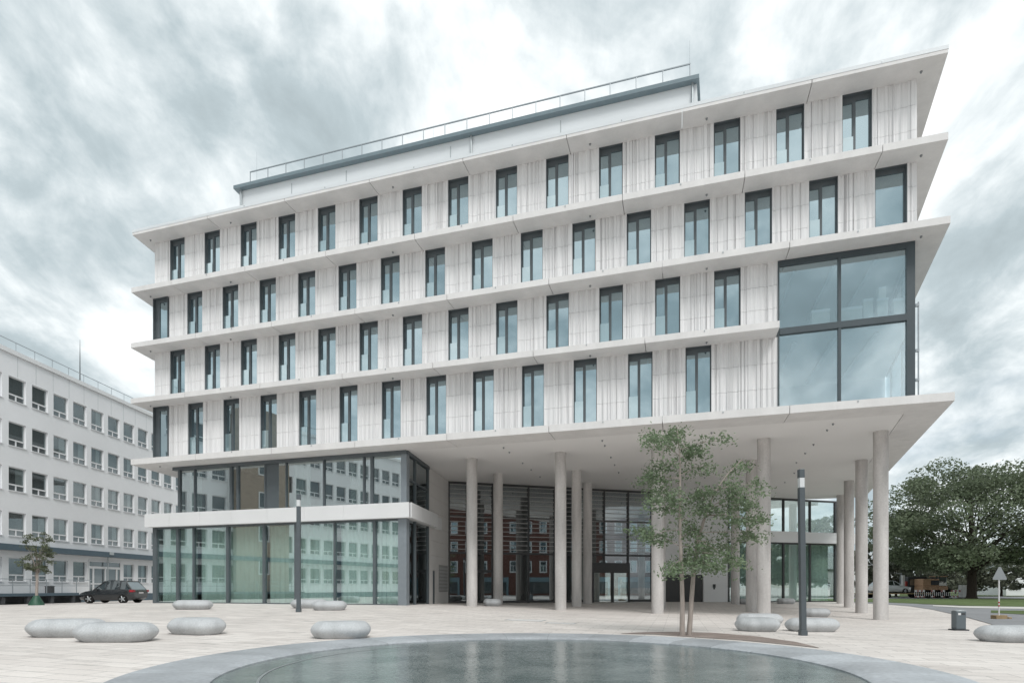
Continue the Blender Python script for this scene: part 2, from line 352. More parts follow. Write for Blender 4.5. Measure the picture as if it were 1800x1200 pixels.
# ------------------------------------------------------------------ pool
def ring_mesh(r0, r1, z0, z1, zin, seg=160):
    v = []; f = []
    prof = [(r1, z0), (r1, z1-0.012), (r1-0.012, z1), (r0+0.35, z1-0.004), (r0+0.05, zin), (r0, zin-0.02), (r0, z0)]
    for i in range(seg):
        a = 2*math.pi*i/seg
        for r, z in prof: v.append((r*math.cos(a), r*math.sin(a), z))
    k = len(prof)
    for i in range(seg):
        j = (i+1) % seg
        for q in range(k-1): f.append((i*k+q, j*k+q, j*k+q+1, i*k+q+1))
    me = bpy.data.meshes.new('rim'); me.from_pydata(v, [], f); me.polygons.foreach_set('use_smooth', [True]*len(f)); me.set_sharp_from_angle(angle=R(30)); return me
def rim_material():
    m = MATS['granite'].copy(); m.name = 'granite_segments'; t = m.node_tree; L = t.links.new; b = t.nodes['Principled BSDF']
    co = t.nodes.new('ShaderNodeTexCoord'); g = t.nodes.new('ShaderNodeTexGradient'); g.gradient_type = 'RADIAL'; L(co.outputs['Object'], g.inputs[0])
    a = t.nodes.new('ShaderNodeMath'); a.operation = 'MULTIPLY'; a.inputs[1].default_value = 30; L(g.outputs['Fac'], a.inputs[0])
    fr = t.nodes.new('ShaderNodeMath'); fr.operation = 'FRACT'; L(a.outputs[0], fr.inputs[0])
    gt = t.nodes.new('ShaderNodeMath'); gt.operation = 'GREATER_THAN'; gt.inputs[1].default_value = 0.008; L(fr.outputs[0], gt.inputs[0])
    fl = t.nodes.new('ShaderNodeMath'); fl.operation = 'FLOOR'; L(a.outputs[0], fl.inputs[0])
    wnz = t.nodes.new('ShaderNodeTexWhiteNoise'); wnz.noise_dimensions = '1D'; L(fl.outputs[0], wnz.inputs['W'])
    mr = t.nodes.new('ShaderNodeMapRange'); mr.inputs['To Min'].default_value = 0.80; mr.inputs['To Max'].default_value = 1.12; L(wnz.outputs['Value'], mr.inputs[0])
    mr2 = t.nodes.new('ShaderNodeMapRange'); mr2.inputs['To Min'].default_value = 0.45; L(gt.outputs[0], mr2.inputs[0])
    mu = t.nodes.new('ShaderNodeMath'); mu.operation = 'MULTIPLY'; L(mr.outputs[0], mu.inputs[0]); L(mr2.outputs[0], mu.inputs[1])
    src = b.inputs['Base Color'].links[0].from_socket; v = t.nodes.new('ShaderNodeVectorMath'); v.operation = 'SCALE'; L(src, v.inputs[0]); L(mu.outputs[0], v.inputs['Scale']); L(v.outputs[0], b.inputs['Base Color'])
    MATS['granite_segments'] = m
rim_material()
ZR = ZC-1.345
me = ring_mesh(R_IN, R_OUT, -0.40, 0.0, -0.035); me.materials.append(MATS['granite_segments'])
rim = link(me, 'pool_surround', None, (POOL[0], POOL[1], ZR))
tag(rim, 'broad grey granite ring rim laid flush round the shallow circular pool', 'pool rim')
def water_material():
    m = bpy.data.materials.new('water'); m.use_nodes = True; t = m.node_tree; b = t.nodes['Principled BSDF']; L = t.links.new
    co = t.nodes.new('ShaderNodeTexCoord'); n = t.nodes.new('ShaderNodeTexNoise'); n.inputs['Scale'].default_value = 0.9; n.inputs['Detail'].default_value = 5; L(co.outputs['Object'], n.inputs['Vector'])
    r = t.nodes.new('ShaderNodeValToRGB'); r.color_ramp.elements[0].color = (0.14, 0.175, 0.173, 1); r.color_ramp.elements[1].color = (0.26, 0.295, 0.29, 1)
    r.color_ramp.elements[0].position = 0.35; r.color_ramp.elements[1].position = 0.7; L(n.outputs[0], r.inputs[0]); L(r.outputs[0], b.inputs['Base Color'])
    b.inputs['Roughness'].default_value = 0.04; b.inputs['IOR'].default_value = 1.33; b.inputs['Specular IOR Level'].default_value = 0.6
    def rip(sc, st):
        mp = t.nodes.new('ShaderNodeMapping'); mp.inputs['Scale'].default_value = st; L(co.outputs['Object'], mp.inputs[0])
        q = t.nodes.new('ShaderNodeTexNoise'); q.inputs['Scale'].default_value = sc; q.inputs['Detail'].default_value = 3; L(mp.outputs[0], q.inputs['Vector']); return q.outputs[0]
    a = t.nodes.new('ShaderNodeMath'); a.operation = 'ADD'; L(rip(5, (0.7, 1.2, 1)), a.inputs[0]); L(rip(14, (0.8, 1.2, 1)), a.inputs[1])
    bn = t.nodes.new('ShaderNodeBump'); bn.inputs['Strength'].default_value = 0.22; bn.inputs['Distance'].default_value = 0.03; L(a.outputs[0], bn.inputs['Height']); L(bn.outputs[0], b.inputs['Normal'])
    MATS['water'] = m
water_material()
w = MB(); w.face([(5.6*math.cos(2*math.pi*i/128), 5.6*math.sin(2*math.pi*i/128), 0) for i in range(128)])
tag(w.build('pool_water', 'water', loc=(POOL[0], POOL[1], ZR-0.075)), kind='structure')
# faint nozzle ring lying in the water
w = MB(); k = 96
for i in range(k):
    a, b = math.pi*1.05*i/k+R(95), math.pi*1.05*(i+1)/k+R(95)
    w.face([(4.55*math.cos(a), 4.55*math.sin(a), 0), (4.55*math.cos(b), 4.55*math.sin(b), 0), (4.59*math.cos(b), 4.59*math.sin(b), 0), (4.59*math.cos(a), 4.59*math.sin(a), 0)])
tag(w.build('fountain_pipe', 'galv', loc=(POOL[0], POOL[1], ZR-0.068)), 'thin pale curved pipe just under the water of the round pool', 'pipe')

# planting bed beside the rim, lens shaped
strip('planting_bed', [(1092, 1113.5), (1150, 1114.5), (1222, 1119.5), (1300, 1124.5), (1400, 1134), (1440, 1138.5)], [(1092, 1113), (1130, 1110.8), (1180, 1110), (1250, 1111.5), (1330, 1118), (1400, 1128), (1440, 1138)], 'mulch', 0.012)

# ------------------------------------------------------------------ main office building
ANG = R(16.26); ca, sa = math.cos(ANG), math.sin(ANG)
def W(s, t): return (ca*s+sa*t, -sa*s+ca*t)
def S(X, Y): return (ca*X-sa*Y, sa*X+ca*Y)
S0, T0 = -11.0, 28.65; ZB = ZC-1.0
bw = W(S0, T0)
OB = thing('office_building', (bw[0], bw[1], ZB), -ANG, 'long white ribbed office block with projecting slab edges, raised on round concrete columns', 'building')
def F(s, t, z): return (s-S0, t-T0, z+ZC-ZB)          # front frame: s along the facade, t into the building, z above eye level
SR, SLF = 0.1585, -0.186                               # how the right and left end walls splay outwards
def rw(t): return 9.97+SR*(t-28.65)
def lw(t): return -32.25+SLF*(t-28.65)
TBACK = 55.0
def s_at(x, t):
    m = (x-900)/1000; Z = t/(sa*m+ca); return Z*(ca*m-sa)

def floor_slab(ztop, th, tip_r, tip_l, phase, s_end=None, deep=1.1, soff='slab', t_end=TBACK, edge_w=None):
    """precast edge strip in segments with open joints, and the slab behind it"""
    b = MB(); tf = 27.6; g = 0.014; z0, z1 = ztop-th, ztop
    ti = 28.65+0.25 if edge_w is None else tf+edge_w
    er = lambda t: tip_r+SR*(t-tf)
    el_ = lambda t: tip_l+SLF*(t-tf)
    inr = lambda t: er(t)-(1.2 if edge_w is None else edge_w)
    inl = lambda t: el_(t)+(0.95 if edge_w is None else edge_w)
    right = s_end if s_end is not None else inr(ti)
    js = [phase+5.45*i for i in range(-9, 8)]
    js = [j for j in js if inl(ti)+0.5 < j < right-0.5]
    cuts = [inl(ti)]+js+[right]
    for a, c in zip(cuts[:-1], cuts[1:]):
        # drip groove: fascia upper lip 2 mm proud
        p = [(a+g, tf), (c-g, tf), (c-g, ti), (a+g, ti)]
        if a == cuts[0]: p = [(el_(tf), tf), (c-g, tf), (c-g, ti), (a, ti)]
        if c == cuts[-1] and s_end is None: p = [(p[0][0], tf), (er(tf), tf), (c, ti), (p[3][0], ti)]
        b.prism(p, z0, z1, F)
    def side(outer, inner, n):
        ts = list(np.linspace(ti, t_end, n))
        for i in range(n-1):
            a, c = ts[i], ts[i+1]; a2 = a if i == 0 else a+g
            q = [(inner(a2), a2), (outer(a2 if i else tf), a2 if i else tf), (outer(c-g), c-g), (inner(c-g), c-g)]
            b.prism(q, z0, z1, F)
    if s_end is None: side(er, inr, 6)
    side(el_, inl, 6)
    mid = [(inl(ti)+0.02, ti+0.02), (right-0.02, ti+0.02), ((inr(t_end) if s_end is None else right)-0.02, t_end-0.02), (inl(t_end)+0.02, t_end-0.02)]
    b.prism(mid, z0+0.006, z1-0.006, F, mi=1)
    # small anchor studs along the fascia
    for j in js:
        if j+2.8 > right: continue
        b.box(j+2.65, j+2.70, tf-0.025, tf, z1-0.10, z1-0.03, F, mi=2)
    return b.build('floor_slab', ['edge_concrete', soff, 'galv'], OB)
LEV = [(22.38, 0.30), (18.80, 0.30), (15.33, 0.30), (11.85, 0.30), (8.05, 0.35)]
floor_slab(*LEV[0], 10.72, -32.86, 0.19)
floor_slab(*LEV[1], 10.72, -32.95, -2.55)
floor_slab(*LEV[2], 10.80, -33.0, -2.7+2.0)
floor_slab(*LEV[3], 10.80, -33.0, -1.5, s_end=s_at(1371, 27.6))
floor_slab(*LEV[4], 10.95, -33.0, -0.7, soff='plaster', edge_w=1.55)

b = MB(); zt = LEV[0][0]
b.prism([(-32.875, 27.585), (10.735, 27.585), (10.74+SR*12, 39.6), (10.70+SR*12, 39.6), (10.69, 27.598), (-32.84, 27.598), (-32.84+SLF*12, 39.6), (-32.885+SLF*12, 39.6)], zt-0.15, zt+0.012, F)
b.build('roof_flashing', 'roof_panel', OB)
b = MB(); b.box(-24.0, s_at(1366, 28.2), 28.18, 28.22, 8.14, 8.20, F)
for i in range(11): b.box(-23.5+i*2.72, -23.46+i*2.72, 28.18, 28.22, 8.051, 8.14, F)
b.build('drip_rail', 'galv', OB)

# windows: centres along the facade by storey
MOD = 2.7225; WWID = 1.18
rowA = [7.67-MOD*i for i in range(15)]
rowB = [6.32-MOD*i for i in range(14)]
rowC = [2.24-MOD*i for i in range(13)]
rowD = [0.94-MOD*i for i in range(12)]
ROWS = [(18.80, 22.08, rowA, [], None), (15.33, 18.50, rowB, [8.99], True), (11.85, 15.03, rowC, [], None), (8.05, 11.55, rowD, [], True)]

def ribbed(b, s0, s1, z0, z1, rnd):
    """precast panel with random vertical ribs, in three courses with open joints"""
    pts = [(s0, 0.0)]; s = s0+rnd.uniform(.06, .14)
    while s < s1-0.16:
        wd = rnd.choice([.05, .06, .08, .10, .12, .15]); wd = min(wd, s1-0.08-s)
        d0, d1 = rnd.choice([(0, .02), (.03, .07), (.08, .02), (.0, .07), (.06, .06), (.02, .0), (.07, .0), (.01, .08), (.08, .08)])
        pts += [(s, d0), (s+wd-0.012, d1)]; s += wd
    pts.append((s1, 0.0))
    h = (z1-z0)/3
    for c in range(3):
        a, e2 = z0+h*c+(0.006 if c else 0), z0+h*(c+1)-(0.006 if c < 2 else 0)
        for (sa_, da), (sb_, db) in zip(pts[:-1], pts[1:]):
            b.face([F(sa_, 28.65+da, a), F(sb_, 28.65+db, a), F(sb_, 28.65+db, e2), F(sa_, 28.65+da, e2)])
        b.face([F(s0, 28.65, a), F(s0, 28.65, e2), F(s0, 29.08, e2), F(s0, 29.08, a)])
        b.face([F(s1, 28.65, a), F(s1, 28.65, e2), F(s1, 29.08, e2), F(s1, 29.08, a)])
        if c: b.face([F(p, 28.65+d, a) for p, d in pts]+[F(s1, 29.08, a), F(s0, 29.08, a)])
        if c < 2: b.face([F(p, 28.65+d, e2) for p, d in pts]+[F(s1, 29.08, e2), F(s0, 29.08, e2)])

def window_meshes(z0, z1, single=False, corner=False):
    """frame, panes and guard, in coordinates centred on the window at the facade line"""
    h = z1-z0; w_ = WWID/2; y = 0.20; fr = MB(); fw = 0.06
    if single: wl_, wr_ = -0.62, 0.62
    else: wl_, wr_ = -w_, w_
    jl = fw+(0.30 if corner else 0.0)
    fr.box(wl_, wl_+jl, y, y+0.12, 0, h); fr.box(wr_-fw, wr_, y, y+0.12, 0, h)
    fr.box(wl_+jl, wr_-fw, y, y+0.12, h-0.22, h); fr.box(wl_+jl, wr_-fw, y, y+0.12, 0, 0.10)
    fr.box(wl_, wl_+0.025, 0.03, y-0.002, 0.002, h-0.002); fr.box(wr_-0.025, wr_, 0.03, y-0.002, 0.002, h-0.002); fr.box(wl_+0.026, wr_-0.026, 0.03, y-0.002, h-0.03, h-0.002)
    pn = []
    def pane(a, c, lo, hi, d): p = MB(); p.box(a, c, d, d+0.02, lo, hi); return p
    if single or corner:
        pn.append(('pane', pane(wl_+jl, wr_-fw, 0.10, h-0.22, y+0.05).mesh('pane', 'glass_office')))
    else:
        xm = wl_+0.38*WWID
        fr.box(xm, xm+0.13, y-0.01, y+0.12, 0.10, h-0.22)
        fr.box(wl_+fw, xm, y+0.005, y+0.11, h-0.30, h-0.22)
        pn.append(('pane', pane(wl_+fw, xm, 0.10, h-0.30, y+0.05).mesh('pane', 'glass_office')))
        pn.append(('pane', pane(xm+0.13, wr_-fw, 0.10, h-0.22, y+0.05).mesh('pane', 'glass_office')))
        pn.append(('guard_panel', pane(wl_+0.03, xm+0.02, 0.06, 1.42, y-0.06).mesh('guard_panel', 'glass_guard')))
    return fr.mesh('window', 'frame_dark'), pn

rnd = random.Random(3)
for ri, (z0, z1, cs, singles, cornered) in enumerate(ROWS):
    s_left = lw(28.65); s_right = rw(28.65) if ri < 2 else 4.42
    spans = sorted([(c-WWID/2, c+WWID/2) for c in cs]+[(c-0.62, c+0.62) for c in singles]+([(s_left-0.02, s_left+1.0)] if cornered else []))
    wall = MB(); cur = s_left
    for a, c in spans:
        if a-cur > 0.1: ribbed(wall, cur, a, z0, z1, rnd)
        cur = c
    if s_right-cur > 0.1: ribbed(wall, cur, s_right, z0, z1, rnd)
    sr2 = (lambda t: rw(t)) if ri < 2 else (lambda t: 4.42)
    core = [(s_left+0.03, 29.09), (sr2(29.09)-0.03, 29.09), (sr2(TBACK)-0.03 if ri < 2 else 4.39, TBACK-1.2), (lw(TBACK)+0.03, TBACK-1.2)]
    wall.prism(core, z0+0.004, z1-0.004, F, mi=1)
    for side_f, sg in ((lw, -1), (rw, 1)):                                    # end walls
        if sg == 1 and ri >= 2: continue
        q = [(side_f(29.09), 29.09), (side_f(TBACK-1.2), TBACK-1.2), (side_f(TBACK-1.2)-sg*0.025, TBACK-1.2), (side_f(29.09)-sg*0.025, 29.09)]
        wall.prism(q, z0+0.003, z1-0.003, F, mi=0)
    wall.build('facade_wall', ['cladding', 'core_grey'], OB)
    fm, pn = window_meshes(z0, z1)
    base = link(fm, 'window', OB, F(cs[0], 28.65, z0)); subs = [link(m_, n_, base) for n_, m_ in pn]
    for c in cs[1:]:
        o = base.copy(); C.objects.link(o); o.location = F(c, 28.65, z0)
        for q in subs:
            d = q.copy(); C.objects.link(d); d.parent = o
    if singles:
        fm, pn = window_meshes(z0, z1, single=True); o = link(fm, 'window', OB, F(singles[0], 28.65, z0)); [link(m_, n_, o) for n_, m_ in pn]
    if cornered:
        fm, pn = window_meshes(z0, z1, corner=True); o = link(fm, 'window', OB, F(s_left+0.50, 28.56, z0)); [link(m_, n_, o) for n_, m_ in pn]

# big two-storey corner glazing
cz0, cz1 = 8.05, 15.03; cl, cr, cm = 4.42, 9.88, 6.95; zt0, zt1 = 11.62, 11.90
fr = MB(); ty = 28.60
fr.box(cl, cl+0.07, ty, ty+0.16, cz0, cz1, F); fr.box(cr-0.32, cr, ty-0.02, ty+0.20, cz0, cz1, F)
fr.box(cm-0.05, cm+0.06, ty-0.04, ty+0.14, cz0+0.28, zt0, F); fr.box(cm-0.05, cm+0.06, ty-0.04, ty+0.14, zt1, cz1-0.26, F)
fr.box(cl+0.07, cr-0.32, ty-0.01, ty+0.15, cz1-0.26, cz1, F); fr.box(cl+0.07, cr-0.32, ty-0.03, ty+0.15, cz0, cz0+0.28, F); fr.box(cl+0.07, cr-0.32, ty-0.05, ty+0.16, zt0, zt1, F)
fr.box(cl-0.02, cr+0.35, ty-0.12, ty-0.05, cz0, cz0+0.10, F)
for tt in (31.5, 34.5):
    fr.box(rw(tt)-0.10, rw(tt)-0.02, tt-0.05, tt+0.05, cz0, cz1, F)
for z_ in (cz0, zt0, cz1-0.3):
    fr.prism([(rw(28.8)-0.10, 28.82), (rw(28.8)-0.03, 28.82), (rw(36)-0.03, 36), (rw(36)-0.10, 36)], z_+0.002, z_+0.28, F)
cg = fr.build('corner_glazing', 'frame_corner', OB)
for a, c in ((cl+0.07, cm-0.05), (cm+0.06, cr-0.32)):
    for lo, hi in ((cz0+0.28, zt0), (zt1, cz1-0.26)):
        p = MB(); p.box(a, c, ty+0.06, ty+0.08, lo, hi, F); p.build('pane', 'glass_corner', cg)
p = MB(); p.prism([(rw(28.85)-0.07, 28.85), (rw(28.85)-0.05, 28.85), (rw(36)-0.05, 36), (rw(36)-0.07, 36)], cz0+0.29, cz1-0.31, F); p.build('side_pane', 'glass_corner', cg)
b = MB(); b.prism([(4.45, 36.2), (rw(36.2)-0.1, 36.2), (rw(TBACK-1.2)-0.1, TBACK-1.2), (4.45, TBACK-1.2)], cz0+0.01, cz1-0.01, F)
b.prism([(4.43, 29.0), (rw(29.0)-0.15, 29.0), (rw(36.1)-0.15, 36.1), (4.43, 36.1)], 11.60, 11.86, F)
b.build('room_wall', 'panel_white', OB)
b = MB()
for z_ in (14.95, 11.56):
    for q in (5.2, 6.9, 8.6): b.box(q, q+0.16, 29.4, 35.6, z_-0.08, z_, F)
b.build('ceiling_strip', 'lamp_glass', OB)
# screen frames hung on the right end wall beside the corner
b = MB()
for z_ in (9.1, 10.4, 12.4): b.box(rw(29.2)+0.02, rw(29.2)+0.16, 29.1, 29.2, z_, z_+0.12, F)
b.box(rw(29.2)+0.12, rw(29.2)+0.16, 29.12, 29.18, 8.1, 12.6, F)
b.build('guide_rail', 'rail_grey', OB)

# set-back roof storey
b = MB(); p0, p1, tp = -27.95, 0.95, 31.2
b.prism([(p0, tp), (p1, tp), (p1+1.0, 44), (p0-1.0, 44)], 22.384, 26.25, F)
b.box(s_at(985, tp), s_at(1080, tp), tp-0.28, tp-0.002, 24.35, 24.45, F)
for q in (-23.9, -19.9, -12.9, -6.3):
    b.box(q, q+0.05, tp-0.012, tp-0.001, 22.39, 26.0, F, mi=1)
b.build('roof_storey', ['roof_panel', 'galv'], OB)
b = MB(); b.prism([(p0-0.18, tp-0.35), (p1+0.1, tp-0.35), (p1+1.1, 44.2), (p0-1.2, 44.2)], 26.252, 26.46, F); b.build('roof_edge', 'gutter', OB)
for q in (p0+0.22, -11.55, p1-0.22):
    b = MB(); x, y, _ = F(q, tp-0.10, 0); b.cyl(x, y, 22.39+ZC-ZB, 26.25+ZC-ZB, 0.06, seg=10); b.build('downpipe', 'galv', OB, smooth=True)
b = MB(); zr = 26.46
for i in range(21):
    q = -27.04+i*1.383; x, y, _ = F(q, tp-0.055, 0); b.cyl(x, y, zr+ZC-ZB, zr+0.86+ZC-ZB, 0.028, seg=8)
b.box(-27.06, 0.64, tp-0.08, tp-0.03, zr+0.84, zr+0.90, F)
b.build('roof_railing', 'rail_grey', OB)
for q, hgt in ((-27.0, 2.6), (-14.2, 1.6), (-9.9, 1.8), (0.6, 2.6)):
    b = MB(); x, y, _ = F(q, tp+0.5, 0); b.tube([(x, y, zr+ZC-ZB), (x, y, zr+hgt+ZC-ZB)], [0.012, 0.006], 6); b.build('lightning_rod', 'rail_grey', OB)

# columns
def column(s, t):
    b = MB(); x, y, _ = F(s, t, 0); wx, wy = W(s, t); r = 0.325; zb = gz(wx, wy)-0.05-ZB
    b.cyl(x, y, zb, 2.9+ZC-ZB, r, seg=40); b.cyl(x, y, 2.9+ZC-ZB, 2.912+ZC-ZB, r-0.006, seg=40); b.cyl(x, y, 2.912+ZC-ZB, 7.71+ZC-ZB, r, seg=40)
    return b.build('column', 'column_concrete', OB, smooth=True)
mat('column_concrete', (0.60, 0.578, 0.562), 0.75, 0.2, var=0.28, vscale=0.9, vstretch=(2.2, 2.2, 0.45), fine=0.10, bump=0.1, bscale=18)
for s_, t_ in ((9.64, 32.15), (4.29, 32.05), (-1.07, 32.05), (-6.45, 32.05), (-11.85, 32.05), (10.69, 39.06), (11.89, 46.38), (13.1, 53.4),
               (-11.75, 36.9), (-6.43, 37.3), (-6.40, 41.9), (-1.07, 37.2), (4.29, 37.2), (4.25, 47.0)):
    column(s_, t_)

# spotlights under the big soffit and beneath the upper slab edges
sp = MB(); sp.cyl(0, 0, -0.05, 0, 0.05, seg=12); sp.cyl(0, 0, -0.09, -0.05, 0.03, seg=12); spm = sp.mesh('spotlight', 'sign_grey')
spots = [(s_, t_, 7.70) for t_ in (29.9, 31.0, 33.9, 36.0, 38.5) for s_ in (-9.2, -3.8, 1.6, 7.0)]+[(s_, t_, 7.70) for t_ in (42, 45.5) for s_ in (1.8, 7.5)]+[(-31.6, 28.45, 7.70)]
for ztop, th in LEV[:4]: spots += [(s_, 28.3, ztop-th) for s_ in (-32.2, -26.0, -15.1, -4.2, 1.3, 10.0) if not (ztop < 12 and s_ > 4)]
for s_, t_, z_ in spots: link(spm, 'spotlight', OB, F(s_, t_, z_+0.008))

# ------------------------------------------------------------------ glazed pavilion under the left half (part of the building)
PZ0, PZ1 = 3.88, 4.72; PB = -1.15; TP = 29.0; ZT = 7.69
side0 = (-14.6, 29.0); side1 = (-15.95, 38.26); SLEN = math.hypot(side1[0]-side0[0], side1[1]-side0[1])
sdx, sdy = (side1[0]-side0[0])/SLEN, (side1[1]-side0[1])/SLEN
def FS(x, y, z):       # x along the pavilion's right side going back, y into the pavilion
    return F(side0[0]+sdx*x-sdy*y, side0[1]+sdy*x+sdx*y, z)
GL = 4.35
b = MB()
low = [-32.78, -30.79, -29.52, -26.88, -24.18, -21.91, -19.26, -16.65]
for i, q in enumerate(low):
    wd = 0.16 if i in (1, 3, 4, 5, 7) else 0.09
    if i == 0: wd = 0.30
    b.box(q-(0 if i == 0 else wd/2), q+(wd if i == 0 else wd/2), TP-0.04, TP+0.20, PB, PZ0, F)
b.box(-32.48, -15.15, TP-0.02, TP+0.14, PZ0-0.10, PZ0, F); b.box(-32.48, -15.15, TP-0.03, TP+0.14, PB, -0.93, F)
upp = [(-30.74, .16), (-29.47, .08), (-26.71, .16), (-26.2, .16), (-24.14, .10), (-22.62, .06), (-20.03, .09), (-17.38, .10), (-16.9, .16)]
for q, wd in upp: b.box(q, q+wd, TP-0.03, TP+0.18, PZ1, ZT-0.20, F)
b.box(-31.1, -14.62, TP-0.10, TP+0.20, ZT-0.20, ZT, F)
b.box(-24.04, -22.62, TP+0.02, TP+0.12, PZ1, ZT-0.20, F)
b.box(0.02, GL, -0.06, 0.16, ZT-0.20, ZT, FS)
for q in (1.55, GL-0.14): b.box(q, q+0.14, -0.02, 0.16, PZ1, ZT-0.20, FS); b.box(q, q+0.14, -0.02, 0.16, PB, PZ0, FS)
b.box(0.3, GL-0.14, 0.0, 0.12, 6.1, 6.2, FS)
pav = b.build('pavilion_frame', 'frame_dark', OB)
b = MB(); b.box(-15.12, -14.60, TP-0.06, TP+0.30, PB, PZ0, F); b.box(-14.95, -14.60, TP-0.05, TP+0.30, PZ1, ZT-0.20, F); b.build('corner_post', 'corner_steel', pav)
def pane_f(a, c, lo, hi, m, par, fr=F, y=None):
    p = MB(); yy = TP+0.06 if y is None else y; p.box(a, c, yy, yy+0.02, lo, hi, fr); return p.build('pane', m, par)
lx = [-32.48]+low[1:]+[-15.12]
for a, c in zip(lx[:-1], lx[1:]): pane_f(a+0.05, c-0.05, -0.93, PZ0-0.10, 'glass_pavilion', pav)
ux = [-30.58]+[q for q, _ in upp[1:]]+[-14.95]
for i, (a, c) in enumerate(zip(ux[:-1], ux[1:])):
    if i == 4: continue
    pane_f(a+0.08, c, PZ1+0.02, ZT-0.20, 'glass_upper', pav)
pane_f(-23.1, -22.62, PZ1+0.02, ZT-0.20, 'glass_upper', pav, y=TP-0.005)
for lo, hi in ((PB, PZ0-0.05), (PZ1, ZT-0.2)):
    pane_f(0.30, 1.55, lo, hi, 'glass_dark', pav, FS, 0.06); pane_f(1.69, GL-0.14, lo, hi, 'glass_dark', pav, FS, 0.06)
# parapet band
b = MB(); po = 0.38
cs_ = [-33.0, -31.0, -28.6, -26.2, -23.6, -21.0, -18.4, -14.62+po-0.02]
for a, c in zip(cs_[:-1], cs_[1:]): b.box(a+0.006, c-0.006, TP-po-0.06, TP-po, PZ0, PZ1, F)
for a, c in ((-po+0.02, 1.7), (1.7, 3.4), (3.4, 5.1)): b.box(a+0.006, c-0.006, -po, -po+0.06, PZ0, PZ1, FS)
b.box(5.03, 5.09, -po+0.065, 0.0, PZ0, PZ1, FS)
b.prism([(-32.98, TP-po+0.002), (-14.66+po, TP-po+0.002), (-14.66+po+sdx*5, TP+5), (-15.4, TP+5), (-15.5, 36), (-33.4, 36)], PZ0+0.01, PZ1-0.03, F)
b.build('parapet_band', 'panel_white', OB)
# cladding to the rear of the side wall, in courses
b = MB(); zc = PB
for i, z_ in enumerate((PB, 0.0, 1.15, 2.1, 3.05, 4.0, 4.95, 5.9, 6.8)):
    zn = (0.0, 1.15, 2.1, 3.05, 4.0, 4.95, 5.9, 6.8, ZT)[i]
    b.box(GL+0.02, SLEN-0.02, 0.0, 0.25, z_+0.008, zn-0.008, FS)
b.box(GL+0.02, SLEN-0.03, 0.03, 0.24, PB, ZT-0.01, FS)
b.build('stone_cladding', 'stone', OB)
b = MB(); b.box(GL+0.9, GL+1.3, -0.012, 0.0, PB, 1.1, FS); b.build('service_hatch', 'frame_dark', OB)
b = MB()
for i in range(7): b.box(SLEN-2.6, SLEN-0.3, -0.03, 0.0, -0.2+i*0.24, -0.05+i*0.24, FS)
b.box(SLEN-2.65, SLEN-0.25, -0.012, -0.002, -0.3, 1.55, FS, mi=1)
b.build('letterbox_panel', ['slat', 'core_grey'], OB)
# curtains and inside of the pavilion
def curtain(s0, s1, z0, z1, t_, fr, dens=1.0, off=0):
    b = MB(); n = int((s1-s0)*14*dens); pr = []
    r2 = random.Random(int(s0*100)+off); ph = r2.uniform(0, 6)
    for i in range(n+1):
        s_ = s0+(s1-s0)*i/n; pr.append((s_, t_+0.07*math.sin(s_*19+ph+1.1*math.sin(s_*3.1))+r2.uniform(-.012, .012)))
    for (a, ya), (c, yc) in zip(pr[:-1], pr[1:]): b.face([fr(a, ya, z0), fr(c, yc, z0), fr(c, yc, z1), fr(a, ya, z1)])
    return b.build('curtain', 'curtain', OB, smooth=True)
for a, c in ((-32.4, -29.6), (-29.3, -24.3), (-24.0, -19.4), (-19.1, -15.3)): curtain(a, c, -0.95, PZ0-0.12, TP+0.38, F)
b = MB()
b.prism([(-33.2, 35.5), (-15.6, 35.5), (-15.6, 35.7), (-33.2, 35.7)], PB, ZT-0.01, F)
b.prism([(-32.7, TP+0.3), (-32.55, TP+0.3), (-33.2, 35.4), (-33.4, 35.4)], PB, PZ0, F)
b.prism([(-30.72, TP+0.3), (-30.6, TP+0.3), (-31.5, 35.4), (-31.7, 35.4)], PZ1, ZT-0.01, F)
b.prism([(-32.5, TP+0.25), (-14.9, TP+0.25), (-15.6, 35.4), (-33.0, 35.4)], PB, -0.97, F)
for q in (-28.0, -20.8): b.box(q, q+0.2, 30.2, 35.4, PZ1, ZT-0.02, F)
b.build('pavilion_interior', 'core_grey', OB)
for a, c in ((-30.5, -29.5), (-22.5, -21.3), (-18.6, -17.5)): curtain(a, c, PZ1+0.02, ZT-0.05, TP+0.6, F)

# ------------------------------------------------------------------ recessed back wall: entrance hall, clad wall, right glass box
Aw, dw = (-4.6, 41.2), (0.9619, 0.2736)
def k_at(x): m = (x-900)/1000; return (m*Aw[1]-Aw[0])/(dw[0]-m*dw[1])
As = S(*Aw); ds = (ca*dw[0]-sa*dw[1], sa*dw[0]+ca*dw[1])
def FK(x, y, z): return F(As[0]+ds[0]*x-ds[1]*y, As[1]+ds[1]*x+ds[0]*y, z)
kE = k_at(1147); K1 = k_at(1280); K2 = k_at(1469); HB = -1.2
ticks = [k_at(q) for q in (789, 821, 866, 882, 929, 975, 1016, 1037, 1062, 1104, 1146)]
b = MB()
for i, q in enumerate(ticks): b.box(q-0.07, q+0.07, -0.04, 0.14, HB, ZT, FK)
for z_, hh in ((ZT-0.16, .16), (5.12, .14), (2.47, .14), (-1.12, .16)): b.box(0.0, kE, -0.02, 0.12, z_, z_+hh, FK)
b.box(ticks[1], ticks[2], -0.03, 0.10, 1.10, 1.30, FK); b.box(ticks[1]+0.55, ticks[1]+0.63, -0.03, 0.10, HB, 1.10, FK)
hall = b.build('hall_glazing', 'frame_black', OB)
